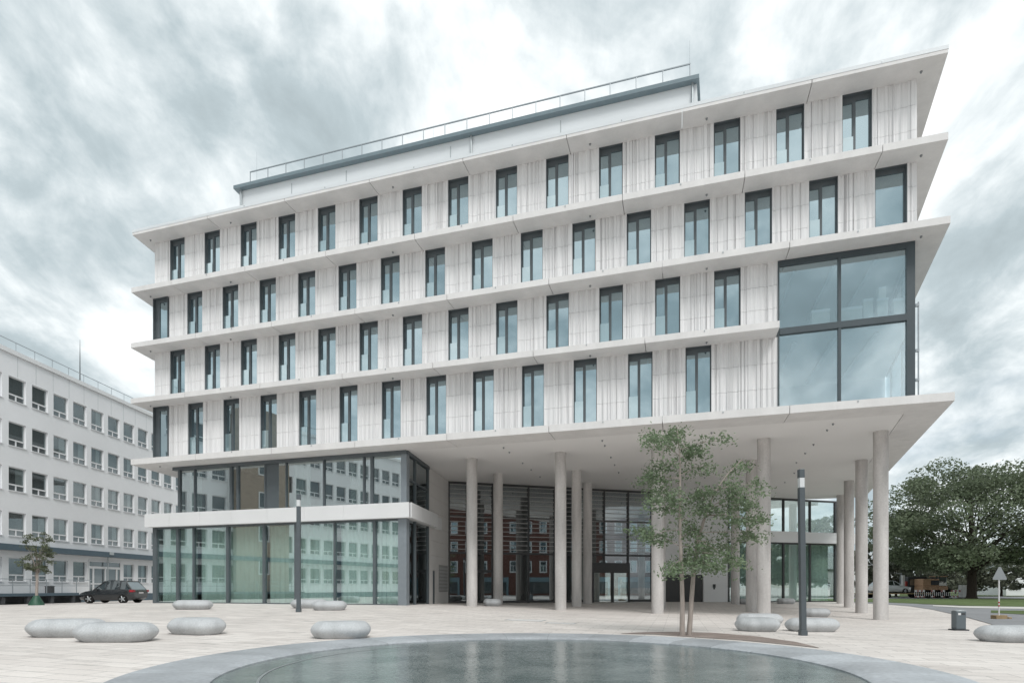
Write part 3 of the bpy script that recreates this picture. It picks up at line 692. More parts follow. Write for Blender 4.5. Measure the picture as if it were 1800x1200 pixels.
for a, c in zip(ticks[:-1], ticks[1:]):
    for lo, hi in ((-0.96, 2.47), (2.61, 5.12), (5.26, ZT-0.16)):
        if a == ticks[7] and lo < 0 or a == ticks[8] and lo < 0: lo = 1.9
        p = MB(); p.box(a+0.07, c-0.07, 0.05, 0.07, lo, hi, FK); p.build('pane', 'glass_dark', hall)
for a, c in zip(ticks[:-1], ticks[1:]):
    if c-a < 0.85: continue
    b = MB(); z_ = 2.78
    while z_ < ZT-0.2: b.box(a+0.08, c-0.08, -0.035, 0.03, z_, z_+0.042, FK); z_ += 0.335
    b.build('sun_louvre', 'slat', hall)
# revolving entrance door drum
dk = 0.5*(ticks[7]+ticks[9]); b = MB(); hw = 0.5*(ticks[9]-ticks[7])
b.box(dk-hw+0.05, dk+hw-0.05, -0.42, -0.05, 1.15, 1.92, FK); b.box(dk-hw+0.05, dk-hw+0.17, -0.42, -0.05, HB, 1.15, FK); b.box(dk+hw-0.17, dk+hw-0.05, -0.42, -0.05, HB, 1.15, FK)
b.box(dk+0.1, dk+0.22, -0.40, -0.3, HB, 1.15, FK); b.box(dk-0.02, dk+0.1, -0.36, -0.28, HB, 1.15, FK)
b.box(dk-0.30, dk-0.18, -0.44, -0.42, 1.28, 1.34, FK)
door = b.build('entrance_door', 'frame_black', OB)
for a, c in ((dk-hw+0.17, dk-0.02), (dk+0.22, dk+hw-0.17)):
    p = MB(); p.box(a, c, -0.34, -0.32, -1.10, 1.15, FK); p.build('pane', 'glass_upper', door)
# hall inside
b = MB(); b.prism([(0.1, 9.0), (kE-0.1, 9.0), (kE-0.1, 9.2), (0.1, 9.2)], HB, ZT-0.01, FK); b.prism([(0.1, 0.3), (kE-0.1, 0.3), (kE-0.1, 9), (0.1, 9)], HB, -1.16, FK)
b.box(4.0, 8.5, 5.2, 5.5, 2.6, 3.6, FK); b.box(0.6, 4.0, 4.2, 4.5, 2.6, 3.6, FK)
b.build('hall_interior', 'core_grey', OB)
# clad wall with staff door
b = MB(); kd0, kd1 = k_at(1178), k_at(1235)
for z0_, z1_ in ((-1.2, 0.1), (0.1, 1.05), (1.05, 2.0), (2.0, 2.95), (2.95, 3.9), (3.9, 5.0), (5.0, 6.2), (6.2, ZT)):
    a0 = kd1+0.02 if z1_ < 1.5 else kE+0.1
    b.box(a0, K1-0.12, -0.10, 0.2, z0_+0.008, z1_-0.008, FK)
b.box(kd1+0.05, K1-0.15, -0.06, 0.18, -1.2, ZT-0.01, FK)
b.box(kE+0.15, kd1+0.05, -0.06, 0.18, 1.1, ZT-0.01, FK)
b.build('stone_cladding', 'panel_white', OB)
b = MB(); b.box(kE+0.1, kd1, 0.0, 0.15, -1.3, 1.05, FK); b.box(kd0+0.9, kd0+0.95, -0.05, 0.0, -1.2, 1.0, FK); b.build('service_door', 'frame_black', OB)
b = MB(); q = k_at(1254); b.box(q-0.13, q+0.13, -0.13, -0.10, 0.0, 0.28, FK); b.box(q-0.08, q+0.08, -0.125, -0.10, -0.14, -0.004, FK); b.build('wall_intercom', 'dark_grey', OB)
# right glass box
b = MB(); kk = [K1]+[k_at(q) for q in (1330, 1377.5, 1424)]+[K2]
for i, q in enumerate(kk):
    wd = 0.12 if i in (0, 4) else 0.07
    b.box(q-wd, q+wd, -0.04, 0.14, HB-0.1, PZ0-0.12, FK); b.box(q-wd, q+wd, -0.04, 0.14, PZ1+0.1, ZT-0.15, FK)
b.box(K1-0.1, K2+0.12, -0.03, 0.15, ZT-0.15, ZT, FK); b.box(K1, K2, -0.02, 0.12, PZ0-0.12, PZ0, FK); b.box(K1, K2, -0.02, 0.12, -1.4, -1.18, FK)
b.box(K2-0.12, K2+0.12, 0.14, 5.0, PZ1+0.1, PZ1+0.2, FK)
gb = b.build('glass_box_frame', 'frame_black', OB)
for a, c in zip(kk[:-1], kk[1:]):
    p = MB(); p.box(a+0.07, c-0.07, 0.05, 0.07, -1.18, PZ0-0.12, FK); p.build('pane', 'glass_pavilion', gb)
    p = MB(); p.box(a+0.07, c-0.07, 0.05, 0.07, PZ1+0.1, ZT-0.15, FK); p.build('pane', 'glass_upper', gb)
b = MB(); b.box(K1-0.2, K2+1.9, -0.45, 0.0, PZ0, PZ1+0.08, FK); b.box(K2+0.13, K2+1.9, 0.01, 6, PZ0, PZ1+0.08, FK); b.build('parapet_band', 'panel_white', OB)
b = MB(); b.box(K2+1.45, K2+1.75, 0.3, 0.7, -1.4, PZ0, FK); b.build('corner_post', 'frame_dark', OB)
for a, c in ((K1+0.3, K1+4.4), (K1+4.8, K2-0.3)): curtain(a, c, -1.15, PZ0-0.1, 0.6, FK, 0.8)
b = MB(); b.box(K1, K2+0.5, 6.0, 6.2, -1.4, PZ0, FK); b.box(K1, K2-3, 6.0, 6.2, PZ0, ZT-0.02, FK); b.box(K1, K2, 0.2, 6.0, PZ0-0.02, PZ1, FK); b.build('glass_box_interior', 'core_grey', OB)
b = MB(); b.box(K1+0.2, K2-0.2, 0.30, 0.36, 0.75, 0.81, FK); b.build('grab_rail', 'window_white', OB)

# storage boxes seen through the corner glazing
zf = 11.865+ZC
def to_world(s, t, z): X, Y = W(s, t); return (X, Y, z)
for i, (s_, t_, w_, d_, h_, lab) in enumerate((
    (6.25, 29.02, .75, .40, .78, 'pale storage box by the middle bar of the upper corner window'),
    (7.45, 29.02, .95, .40, .72, 'wide pale storage box just right of the middle window bar'),
    (8.15, 29.02, .38, .40, 1.0, 'narrow upright white storage box in the upper corner window'),
    (8.72, 29.02, .42, .40, .95, 'tall storage box carrying a smaller one in the corner window'),
    (9.45, 29.02, .62, .40, .85, 'storage box nearest the building corner in the upper window'))):
    X, Y, Z = to_world(s_, t_, zf); o = thing('storage_box', (X, Y, Z), -ANG, lab, 'box', 'boxes stored behind the corner window')
    b = MB(); b.box(-w_/2, w_/2, -d_/2, d_/2, 0, h_); b.build('carton', 'carton', o, bevel=0.01)
    b = MB(); b.box(-w_/2-0.012, w_/2+0.012, -d_/2-0.012, d_/2+0.012, h_-0.10, h_+0.012); b.build('lid', 'plate_white', o)
    if i == 3:
        o2 = thing('storage_box', (X, Y, Z+h_+0.014), -ANG, 'small storage box on top of a taller box in the corner window', 'box', 'boxes stored behind the corner window')
        b = MB(); b.box(-.15, .15, -.15, .15, 0, .5); b.build('carton', 'carton', o2, bevel=0.01); b = MB(); b.box(-.16, .16, -.16, .16, .44, .51); b.build('lid', 'plate_white', o2)

# ------------------------------------------------------------------ white office block on the left
LBA = math.atan2(1, 0.038)
LB = thing('white_office_block', (-38.1+0.038*42, 42, ZC-1.25), LBA, 'long white five storey office block with rows of small square windows, left of the plaza', 'building')
def G(x, y, z): return (x, y, z+1.25)
WT = [15.4, 12.1, 8.82, 5.52, 2.2]; WH = 1.75; X0, X1 = -62.0, 30.0; SPC = 1.93; WN = 1.42
ks = list(range(-32, 15)); dks = (4, 5)
vis = [k_ for k_ in ks if -2 <= k_ <= 10]
tan = (-25.0, -18.8)                                   # the stair tower of tan brick
b = MB(); b_in = 0.30
zs = [17.0]+[v for t_ in WT for v in (t_, t_-WH)]+[-1.6]
for i in range(0, len(zs)-1, 2):
    top, bot = zs[i], zs[i+1]
    b.box(X0, X1, 0, b_in, bot, top, G)
for ri, t_ in enumerate(WT):
    cur = X0
    for k_ in ks:
        c = k_*SPC; a, e2 = c-WN/2, c+WN/2
        if a > cur: b.box(cur, a, 0, b_in, t_-WH, t_, G)
        cur = e2
    b.box(cur, X1, 0, b_in, t_-WH, t_, G)
b.box(X0+0.1, X1-0.1, b_in+0.12, 12, -1.6, 16.9, G)
b.build('wall', 'render_white', LB)
b = MB(); b.box(X0-0.05, X1+0.05, -0.14, 12.2, 17.002, 17.32, G)
b.build('roof_edge', 'panel_white', LB)
b = MB()
for i in range(60): q = X0+i*1.55; b.box(q, q+0.02, -0.006, 0.0, 15.5, 17.0, G)
b.build('panel_joint', 'galv', LB)
def block_window():
    f_ = MB(); h = WN/2; y = 0.12
    f_.box(-h, -h+0.06, y, y+0.08, 0, WH); f_.box(h-0.06, h, y, y+0.08, 0, WH); f_.box(-h+0.06, h-0.06, y, y+0.08, WH-0.06, WH)
    f_.box(-h+0.06, h-0.06, y-0.01, y+0.08, 0.42, 0.52); f_.box(-h+0.06, h-0.06, y, y+0.08, 0, 0.06); f_.box(-0.045, 0.045, y, y+0.08, 0.06, 0.42)
    f_.box(-h-0.05, h+0.05, -0.07, y, -0.04, 0.012)
    p1 = MB(); p1.box(-h+0.06, h-0.06, y+0.04, y+0.055, 0.52, WH-0.06)
    p2 = MB(); p2.box(-h+0.06, -0.045, y+0.04, y+0.055, 0.06, 0.42); p2.box(0.045, h-0.06, y+0.04, y+0.055, 0.06, 0.42)
    cu = MB(); cu.box(0.0, h-0.07, y+0.064, y+0.072, 0.53, WH-0.07)
    return f_, p1, p2, cu
glass('glass_block_clear', 0.10, (0.80, 0.84, 0.84), top=0.5)
mat('blind', (0.34, 0.35, 0.35), 0.8, 0.1)
f_, p1, p2, cu = block_window(); fm, m1, m2, mc = f_.mesh('window', 'window_white'), p1.mesh('pane', 'glass_block_clear'), p2.mesh('pane', 'glass_block'), cu.mesh('blind', 'blind')
back = MB(); back.box(-WN/2+0.02, WN/2-0.02, 0.30, 0.31, 0, WH)
r3 = random.Random(5)
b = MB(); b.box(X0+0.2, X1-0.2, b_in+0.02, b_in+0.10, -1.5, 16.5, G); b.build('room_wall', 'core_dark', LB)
for ri, t_ in enumerate(WT):
    for k_ in vis:
        if ri == 4 and k_ in dks: continue
        o = link(fm, 'window', LB, G(k_*SPC, 0, t_-WH)); link(m1, 'pane', o); link(m2, 'pane', o)
        if r3.random() < (0.45 if ri > 1 else 0.25):
            q = link(mc, 'blind', o)
            if r3.random() < 0.4: q.scale.x = 0.6
# windows further along, which the glazing opposite mirrors
b = MB(); bp = MB()
for ri, t_ in enumerate(WT):
    for k_ in ks:
        if k_ in vis or tan[0]-0.9 < k_*SPC < tan[1]+0.9: continue
        off = len(b.v); ox, oy, oz = G(k_*SPC, 0, t_-WH)
        for src, dst in ((f_, b), (p1, bp), (p2, bp)):
            n = len(dst.v); dst.v += [(x+ox, y+oy, z+oz) for x, y, z in src.v]; dst.f += [tuple(n+i for i in q) for q in src.f]; dst.m += src.m
tag(b.build('window_row', 'window_white', LB), kind='stuff'); tag(bp.build('pane_row', 'glass_block', LB), kind='stuff')
b = MB(); b.box(tan[0], tan[1], -0.5, -0.004, -1.6, 18.2, G); tw = b.build('stair_tower', 'brick_tan', LB)
for z_ in (1.4, 4.8, 8.2, 11.6, 14.6):
    f2 = MB(); xm = 0.5*(tan[0]+tan[1]); f2.box(xm-0.62, xm+0.62, -0.53, -0.5, z_-0.08, z_+1.6, G); fo = f2.build('window', 'window_white', tw)
    p_ = MB(); p_.box(xm-0.5, xm+0.5, -0.545, -0.531, z_+0.05, z_+1.5, G); p_.build('pane', 'glass_block', fo)
b = MB(); b.box(X0, X1, -0.55, -0.005, 2.70, 3.14, G); b.build('canopy', 'canopy_blue', LB)
b = MB(); b.box(X0, X1, -0.02, -0.003, -1.6, -0.55, G); b.build('plinth', 'canopy_blue', LB)
b = MB()
for i in range(33): x, y, _ = G(-30+i*1.6, 0.5, 0); b.cyl(x, y, 17.32+1.25, 18.2+1.25, 0.02, seg=6)
b.box(-30, 21.2, 0.48, 0.52, 18.18, 18.23, G); b.build('roof_railing', 'rail_grey', LB)
b = MB(); x, y, _ = G(7.0, 1.0, 0); b.tube([(x, y, 18.5), (x, y, 21.0), (x, y, 22.6)], [0.045, 0.03, 0.01], 8); b.build('antenna', 'dark_grey', LB)
# entrance with glazed double door
dx0, dx1 = dks[0]*SPC-WN/2-0.35, dks[1]*SPC+WN/2+0.1
b = MB(); b.box(dx0, dx0+0.08, -0.06, 0.06, -0.5, 2.35, G); b.box(dx1-0.08, dx1, -0.06, 0.06, -0.5, 2.35, G); b.box(dx0+0.08, dx1-0.08, -0.06, 0.06, 2.25, 2.35, G); b.box(dx0+0.08, dx1-0.08, -0.06, 0.06, 1.65, 1.85, G)
xm = 0.5*(dx0+dx1)
for q in (dx0+0.45, xm-0.06, dx1-0.6): b.box(q, q+0.14, -0.07, 0.05, -0.5, 1.65, G)
b.box(dx0+0.08, dx1-0.08, -0.055, 0.045, 0.28, 0.38, G)
ent = b.build('entrance_door', 'window_white', LB)
p = MB(); p.box(dx0+0.08, dx1-0.08, -0.008, -0.004, -0.5, 2.25, G); p.build('pane', 'glass_block', ent)
# ramp terrace with railing
b = MB(); b.box(-26, 4.9, -1.75, -0.03, -0.62, -0.42, G); 
b.build('terrace', 'canopy_blue', LB)
b = MB(); b.box(-26, 4.8, -0.9, -0.75, -1.6, -0.62, G)
for i in range(16): q = -25+i*2.0; b.box(q, q+0.25, -1.7, -1.45, -1.6, -0.62, G)
b.build('terrace_base', 'plinth', LB)
b = MB()
for i in range(23): q = -25.8+i*1.39; b.box(q-0.02, q+0.02, -1.70, -1.66, -0.42, 0.60, G)
for z_ in (0.58, 0.12): b.box(-25.9, 4.9, -1.705, -1.655, z_, z_+0.045, G)
b.build('terrace_railing', 'rail_grey', LB)
b = MB(); x, y, _ = G(8.6, -0.25, 0); b.cyl(x, y, -1.5+1.25, 2.7+1.25, 0.05, seg=8); b.box(8.35, 8.85, -0.62, -0.56, 2.9, 3.15, G); b.build('downpipe', 'galv', LB)

# ------------------------------------------------------------------ red brick terrace across the street behind (mirrored in the hall glazing)
bx, by = 41.0, -12.0; BR = thing('brick_terrace', (bx, by, gz(bx, by)), math.atan2(0.57, 0.82), 'red brick terrace with white windows over blue shop fronts, mirrored in the entrance glazing', 'building')
b = MB(); b.box(-34, 34, -9, 0, -0.5, 17.0); b.build('wall', 'brick_red', BR)
b = MB(); b.prism([(-34.5, -9.3), (34.5, -9.3), (34.5, 0.3), (-34.5, 0.3)], 17.002, 17.5); b.build('cornice', 'stone', BR)
fm_ = MB(); fm_.box(-0.72, 0.72, 0, 0.06, 0, 2.2); fm_.box(-0.75, 0.75, 0, 0.12, -0.15, -0.004); fmm = fm_.mesh('window', 'window_white')
pm_ = MB(); pm_.box(-0.5, -0.04, 0.062, 0.07, 0.1, 1.2); pm_.box(0.04, 0.5, 0.062, 0.07, 0.1, 1.2); pm_.box(-0.5, 0.5, 0.062, 0.07, 1.28, 2.1); pmm = pm_.mesh('pane', 'glass_office')
for z_ in (4.5, 8.3, 12.1):
    for i in range(23): o = link(fmm, 'window', BR, (-32+i*2.9, 0.0, z_)); link(pmm, 'pane', o)
for i in range(7):
    q = -34+i*9.6; b = MB(); b.box(q, q+8, 0.0, 0.25, 2.6, 3.5); b.box(q, q+0.4, 0, 0.25, 0, 2.6); b.box(q+7.6, q+8, 0, 0.25, 0, 2.6); o = b.build('shopfront', 'shop_blue', BR)
    p = MB(); p.box(q+0.4, q+7.6, 0.02, 0.1, 0.4, 2.6); p.build('pane', 'glass_block', o)

# ------------------------------------------------------------------ stone seats
def seat_mesh(Lh, Wh, H):
    """low pillow of stone: a chamfered plan that bulges at mid height"""
    b = MB(); rings = []
    def outline(dx, k):
        L_, W_ = Lh-dx, Wh-dx*0.9; base = [(L_, -.42*W_), (L_, .42*W_), (.66*L_, W_), (-.66*L_, W_), (-L_, .42*W_), (-L_, -.42*W_), (-.66*L_, -W_), (.66*L_, -W_)]; pts = []
        for i in range(8):                                       # soften every corner of the plan
            p, a, c = (Vector(base[q % 8]) for q in (i, i-1, i+1)); da, dc = (a-p).normalized()*.10, (c-p).normalized()*.10
            for u in (0, .33, .67, 1.0): pts.append(tuple((p+da)*(1-u)**2+p*2*u*(1-u)+(p+dc)*u*u))
        return pts
    for z, dx in ((0.0, 0.17), (0.03, 0.14), (H*0.20, 0.07), (H*0.35, 0.022), (H*0.47, 0.0), (H*0.58, 0.006), (H*0.70, 0.035), (H*0.82, 0.085), (H*0.92, 0.15), (H*0.975, 0.21), (H*0.995, 0.28), (H, 0.38)):
        rings.append([(x, y, z) for x, y in outline(dx, z/H)])
    b.loft(rings); return b.mesh('stone_seat', 'bench_stone', smooth=True)
SM = seat_mesh(0.90, 0.52, 0.46)
seats = [(106, 1120, 8, 1.0, 'long grey stone seat partly hidden behind the seat nearest the left edge'),
 (192, 1128.5, 6, 1.0, 'long grey stone seat farthest forward on the left of the plaza'),
 (337.5, 1115.5, -14, .86, 'grey stone seat alone between the pair at the far left and the pool'),
 (595, 1122.5, 12, .86, 'grey stone seat tucked against the left side of the pool rim'),
 (334, 1071.5, 0, 1.0, 'grey stone seat standing alone before the curtained left glazing'),
 (541, 1069.3, 4, 1.0, 'grey stone seat partly hidden behind the left lamp post'),
 (576, 1073, 0, .9, 'grey stone seat just right of the left lamp post, in front of another'),
 (865, 1065.5, 0, .62, 'small pale stone seat between two columns near the entrance hall'),
 (1340, 1099, -10, .95, 'stone seat half hidden behind another by the pool planting bed'),
 (1337, 1110, 4, .78, 'squat stone seat in front of a column, nearest the planting bed'),
 (1434.5, 1110.5, 6, .98, 'grey stone seat standing behind the foot of the right lamp post'),
 (1438, 1084.5, 0, .78, 'small stone seat further back, right of the right lamp post'),
 (1384, 1061.8, 0, .76, 'distant stone seat in front of the right glass box'),
 (1318, 1062.5, 0, .8, 'distant stone seat half hidden behind a column by the clad wall'),
 (1797, 1129.5, -4, 1.05, 'stone seat cut off by the right edge of the photo')]
for x, y, rz, sc, lab in seats:
    X, Y, Z = ground_at(x, y-1); o = link(SM, 'stone_seat', None, (X, Y+0.25, gz(X, Y+0.25)-0.01)); o.rotation_euler = (0, 0, R(rz)); o.scale = (sc, 1, 1)
    tag(o, lab, 'seat', 'stone seats scattered over the plaza')

# access covers let into the paving
for x, y, w_, d_, lab in ((924, 1089, 1.5, .9, 'flat framed access cover in the paving between entrance and pool'), (986, 1094.5, 1.1, .5, 'smaller flat access cover in the paving, nearer the pool')):
    X, Y, Z = ground_at(x, y); o = thing('access_cover', (X, Y, Z), -ANG, lab, 'cover'); b = MB()
    gx = (gz(X+.5, Y)-gz(X-.5, Y)); tl = lambda px_, py_, pz_: (px_, py_, pz_+gx*px_)
    for a in (-1, 1): b.box(a*w_/2-.02, a*w_/2+.02, -d_/2-.02, d_/2+.02, -.03, .005, tl)
    for a in (-1, 1): b.box(-w_/2+.021, w_/2-.021, a*d_/2-.02, a*d_/2+.02, -.03, .005, tl)
    b.build('frame', 'rail_grey', o); b = MB(); b.box(-w_/2+.03, w_/2-.03, -d_/2+.03, d_/2-.03, -.03, .003, tl); b.build('cover_slab', 'stone', o)

# ------------------------------------------------------------------ lamp posts
def lamp(x, y, h, wd, lean, lab):
    X, Y, Z = ground_at(x, y); o = thing('lamp_post', (X, Y, Z), 0, lab, 'lamp post', 'slender lamp posts on the plaza'); o.rotation_euler = (0, R(lean), 0)
    b = MB(); b.box(-wd/2, wd/2, -wd/2, wd/2, 0.16, h-0.55); b.build('pole', 'lamp_metal', o, bevel=0.012)
    b = MB(); b.box(-wd/2-0.02, wd/2+0.02, -wd/2-0.02, wd/2+0.02, 0, 0.16); b.build('foot', 'lamp_metal', o, bevel=0.01)
    b = MB(); b.box(-wd/2+0.01, wd/2-0.01, -wd/2+0.01, wd/2-0.01, h-0.55, h-0.26); b.build('light_band', 'lamp_glass', o)
    b = MB(); b.box(-wd/2, wd/2, -wd/2, wd/2, h-0.26, h); b.build('cap', 'lamp_metal', o, bevel=0.012)
lamp(525, 1075, 5.35, 0.16, 0.0, 'slim dark lamp post on the left, in front of the curtained glazing')
lamp(1411.5, 1116, 5.05, 0.16, -0.7, 'slim dark lamp post with a pale light band, right of the tree')

# ------------------------------------------------------------------ litter bin and road sign
X, Y, Z = ground_at(1685, 1107); LBN = thing('litter_bin', (X, Y, Z), R(-6), 'dark grey steel litter bin standing alone on the right of the plaza', 'litter bin')
b = MB(); b.box(-.165, .165, -.15, .15, 0.05, .70); b.build('bin_body', 'bin_metal', LBN, bevel=0.02)
b = MB(); b.box(-.24, .24, -.20, .20, 0, 0.045); b.build('base_plate', 'dark_grey', LBN)
b = MB()
n = 16
b.prism([(.165*math.cos(a), .145*math.sin(a)) for a in [2*math.pi*i/n for i in range(n)]], 0.702, 0.735); b.box(-.17, .17, -.155, .155, 0.70, 0.72); b.build('lid', 'galv', LBN, bevel=0.01)
b = MB(); b.box(-.11, -.02, -.157, -.153, .56, .64); b.build('sticker', 'plate_white', LBN)
b = MB(); b.box(0.01, .13, -.158, -.153, .575, .635); b.build('slot', 'frame_black', LBN)
X, Y, Z = ground_at(1756, 1087.5); SG = thing('road_sign', (X, Y, Z), R(5), 'temporary triangular road sign seen from its grey back, on a red and white post', 'road sign')
b = MB()
for i, (a, c) in enumerate(((0.18, .62), (.62, .70), (.70, .78), (.78, .86), (.86, 2.42))): b.cyl(0, 0, a, c, 0.03, seg=10, mi=(0, 1, 0, 1, 0)[i])
b.build('post', ['plate_white', 'sign_red'], SG)
b = MB(); tri = [(-.38, 0), (-.33, -.05), (.33, -.05), (.38, 0), (.05, .58), (-.05, .58)]
b.v = []; 
fr_ = lambda x, y, z: (x, z-0.05, 1.98+y)
b.prism(tri, 0.0, 0.02, fr_); b.build('sign_plate', 'sign_grey', SG)
b = MB(); b.box(-.30, .30, -.16, .16, 0.0, 0.20); b.build('base_block', 'timber', SG, bevel=0.02)
b = MB(); b.box(.42, .60, -.10, .12, 0.0, 0.10); b.build('spare_block', 'timber', SG, bevel=0.02)

# ------------------------------------------------------------------ vehicles
def car(name, loc, rz, label, paint, cat='car', L_=4.35, H_=1.58, suv=True):
    o = thing(name, loc, rz, label, cat)
    hw = 0.90
    # body sections along x (front +x), each ring of 12 points: (half width low, half width shoulder, z low, z shoulder)
    secs = [(L_/2, .62, .66, .38, .62), (L_/2-.10, .76, .80, .26, .74), (L_/2-.55, .86, .88, .22, .88), (L_/2-1.15, .88, .90, .22, .98), (0.2, .89, .91, .22, 1.02), (-L_/2+.9, .89, .91, .22, 1.05), (-L_/2+.25, .85, .88, .26, 1.04), (-L_/2, .74, .80, .40, .98)]
    b = MB(); rings = []
    for x, wl_, ws, z0, z1 in secs:
        zm = z0+(z1-z0)*0.55
        rings.append([(x, -wl_*.9, z0), (x, wl_*.9, z0), (x, wl_, z0+.08), (x, ws, zm), (x, ws*.985, z1-.06), (x, ws*.93, z1), (x, -ws*.93, z1), (x, -ws*.985, z1-.06), (x, -ws, zm), (x, -wl_, z0+.08)])
    b.loft(rings); body = b.build('body', paint, o, smooth=True)
    g = MB(); top = H_
    base = [(L_/2-1.2, 1.0), (L_/2-1.2, 1.0)]
    prof = [(L_/2-1.15, .97, .80), (L_/2-1.95, top-.06, .66), (-0.3, top, .68), (-L_/2+.65, top-.06, .66), (-L_/2+.12, 1.03, .78)]
    lo = [(x, 0.97) for x, _, _ in prof]
    rings = [[(x, -w_, min(z, .98)), (x, w_, min(z, .98)), (x, w_-.02 if z < 1.1 else w_, z), (x, -(w_-.02) if z < 1.1 else -w_, z)] for x, z, w_ in prof]
    # glasshouse: wide at the belt, narrow at the roof
    rings = []
    for x, z, w_ in prof: rings.append([(x, -.84, .96), (x, .84, .96), (x, w_, z), (x, -w_, z)])
    g.loft(rings); g.build('window_band', 'glass_car', o)
    r_ = MB(); r_.loft([[(x, -w_, z-.02), (x, w_, z-.02), (x, w_-.03, z+.03), (x, -w_+.03, z+.03)] for x, z, w_ in ((L_/2-1.98, top-.06, .67), (-0.3, top, .69), (-L_/2+.60, top-.06, .67))]); 
    for x_a, x_b in ((L_/2-1.15, L_/2-1.95), (-L_/2+.12, -L_/2+.65), (0.05, 0.0), (-1.0, -1.02)):
        for sg in (-1, 1):
            za, zb = .97, top-.05
            r_.tube([(x_a, sg*.845, za), (x_b, sg*.675, zb)], .035, 6)
    r_.build('roof', paint, o, smooth=True)
    for x in (L_/2-.85, -L_/2+.80):
        for sg in (-1, 1):
            t_ = MB(); t_.tube([(x, sg*(hw-.20), .33), (x, sg*(hw+.01), .33)], .33, 24); tw_ = t_.build('wheel', 'tyre', o, smooth=True)
            d = MB(); d.tube([(x, sg*(hw+.005), .33), (x, sg*(hw+.02), .33)], .10, 12)
            for k_ in range(5):
                a = 2*math.pi*k_/5; d.tube([(x+.06*math.cos(a), sg*(hw+.012), .33+.06*math.sin(a)), (x+.23*math.cos(a), sg*(hw+.012), .33+.23*math.sin(a))], [.05, .035], 6)
            d.build('rim', 'rim_silver', tw_)
    for sg in (-1, 1):
        t_ = MB(); t_.box(-L_/2-.01, -L_/2+.30, sg*.80-.11, sg*.80+.11, .84, 1.0); t_.build('tail_light', 'tail_red', o)
        t_ = MB(); t_.box(L_/2-.26, L_/2-.04, sg*.62-.13, sg*.62+.13, .66, .78); t_.build('headlight', 'lamp_glass', o)
        t_ = MB(); t_.box(L_/2-1.55, L_/2-1.38, sg*.98-.08, sg*.98+.08, .98, 1.10); t_.build('mirror', paint, o, bevel=.02)
    t_ = MB(); t_.box(-L_/2-.015, -L_/2, -.26, .26, .72, .84); t_.build('number_plate', 'plate_white', o)
    return o
X, Y, Z = ground_at(193, 1059.5)
car('parked_car', (X-0.2, Y+0.7, gz(X, Y+0.7)), R(180), 'black estate car parked beside the white office block, rear towards the plaza', 'car_paint', L_=4.15, H_=1.70)
X, Y, Z = ground_at(1585, 1050.5)
car('parked_car', (X-1.5, Y, gz(X, Y)+0.55), R(0), 'small white car riding on a flat trailer beyond the lawn', 'car_white')
tr = thing('flat_trailer', (X-1.0, Y, gz(X, Y)), 0, 'low brown flat trailer carrying a white car', 'trailer')
b = MB(); b.box(-4.2, 4.2, -1.1, 1.1, .50, .62); b.build('deck', 'timber', tr); b = MB(); b.box(4.2, 6.0, -.06, .06, .46, .58); b.build('drawbar', 'dark_grey', tr)
for x in (-.9, .1):
    for sg in (-1, 1): b = MB(); b.tube([(x-1.4, sg*.85, .30), (x-1.4, sg*1.08, .30)], .30, 16); b.build('wheel', 'tyre', tr, smooth=True)
b = MB(); b.box(-4.2, -4.1, -1.05, 1.05, .2, .50); b.build('tailboard', 'dark_grey', tr)
# dark lorry crane body and orange digger cab beyond the oak's lawn
X, Y, Z = ground_at(1606, 1049.6)
tk = thing('works_lorry', (X, Y, Z), R(-8), 'dark grey lorry with a folded loading crane, beyond the lawn', 'lorry')
b = MB(); b.box(-1.2, 1.0, -1.1, 1.1, .5, 2.7); b.build('cab', 'dark_grey', tk, bevel=.08); b = MB(); b.box(-5.2, -1.25, -1.1, 1.1, .6, 1.1); b.build('load_bed', 'dark_grey', tk, bevel=.03)
b = MB(); b.tube([(-1.5, 0, 1.1), (-1.5, 0, 3.1), (-3.6, 0, 3.3)], [.18, .16, .12], 8); b.build('crane_arm', 'sign_grey', tk); b = MB(); b.box(-1.9, -1.62, -1.12, -.9, 1.1, 2.9); b.build('stake', 'plate_white', tk)
b = MB(); b.box(-1.1, -.1, -1.13, -1.11, 1.6, 2.4); b.build('side_window', 'glass_car', tk)
b = MB(); b.box(-1.45, -1.25, -1.0, -0.5, 1.2, 2.1); b.build('tool_locker', 'sign_red', tk)
for x in (.3, -3.9):
    for sg in (-1, 1): b = MB(); b.tube([(x, sg*.85, .45), (x, sg*1.15, .45)], .45, 18); b.build('wheel', 'tyre', tk, smooth=True)
X, Y, Z = ground_at(1634, 1050)
dg = thing('digger', (X, Y, Z), 0, 'orange construction digger with a glazed cab behind red and white barriers', 'digger')
b = MB(); b.box(-1.5, 1.6, -1.0, 1.0, .8, 1.5); b.box(-1.5, 0.5, -1.0, 1.0, 1.5, 2.4); b.build('engine_body', 'orange', dg, bevel=.08)
b = MB(); b.box(.55, 1.6, -.75, .75, 1.5, 2.65); b.build('cab', 'glass_block', dg, bevel=.05); b = MB(); b.box(.5, 1.7, -.8, .8, 2.652, 2.75); b.build('cab_roof', 'orange', dg)
b = MB(); b.box(-.55, .45, -1.03, -1.0, 1.62, 2.2); b.build('vent_opening', 'dark_grey', dg)
for sg in (-1, 1): b = MB(); b.box(-1.7, 1.8, sg*.9-.25, sg*.9+.25, 0, .78); b.build('track', 'tyre', dg, bevel=.2)
b = MB(); b.tube([(1.5, .6, 1.2), (2.4, .6, 2.1), (3.1, .6, 0.9)], [.14, .12, .09], 8); b.build('digger_arm', 'dark_grey', dg)
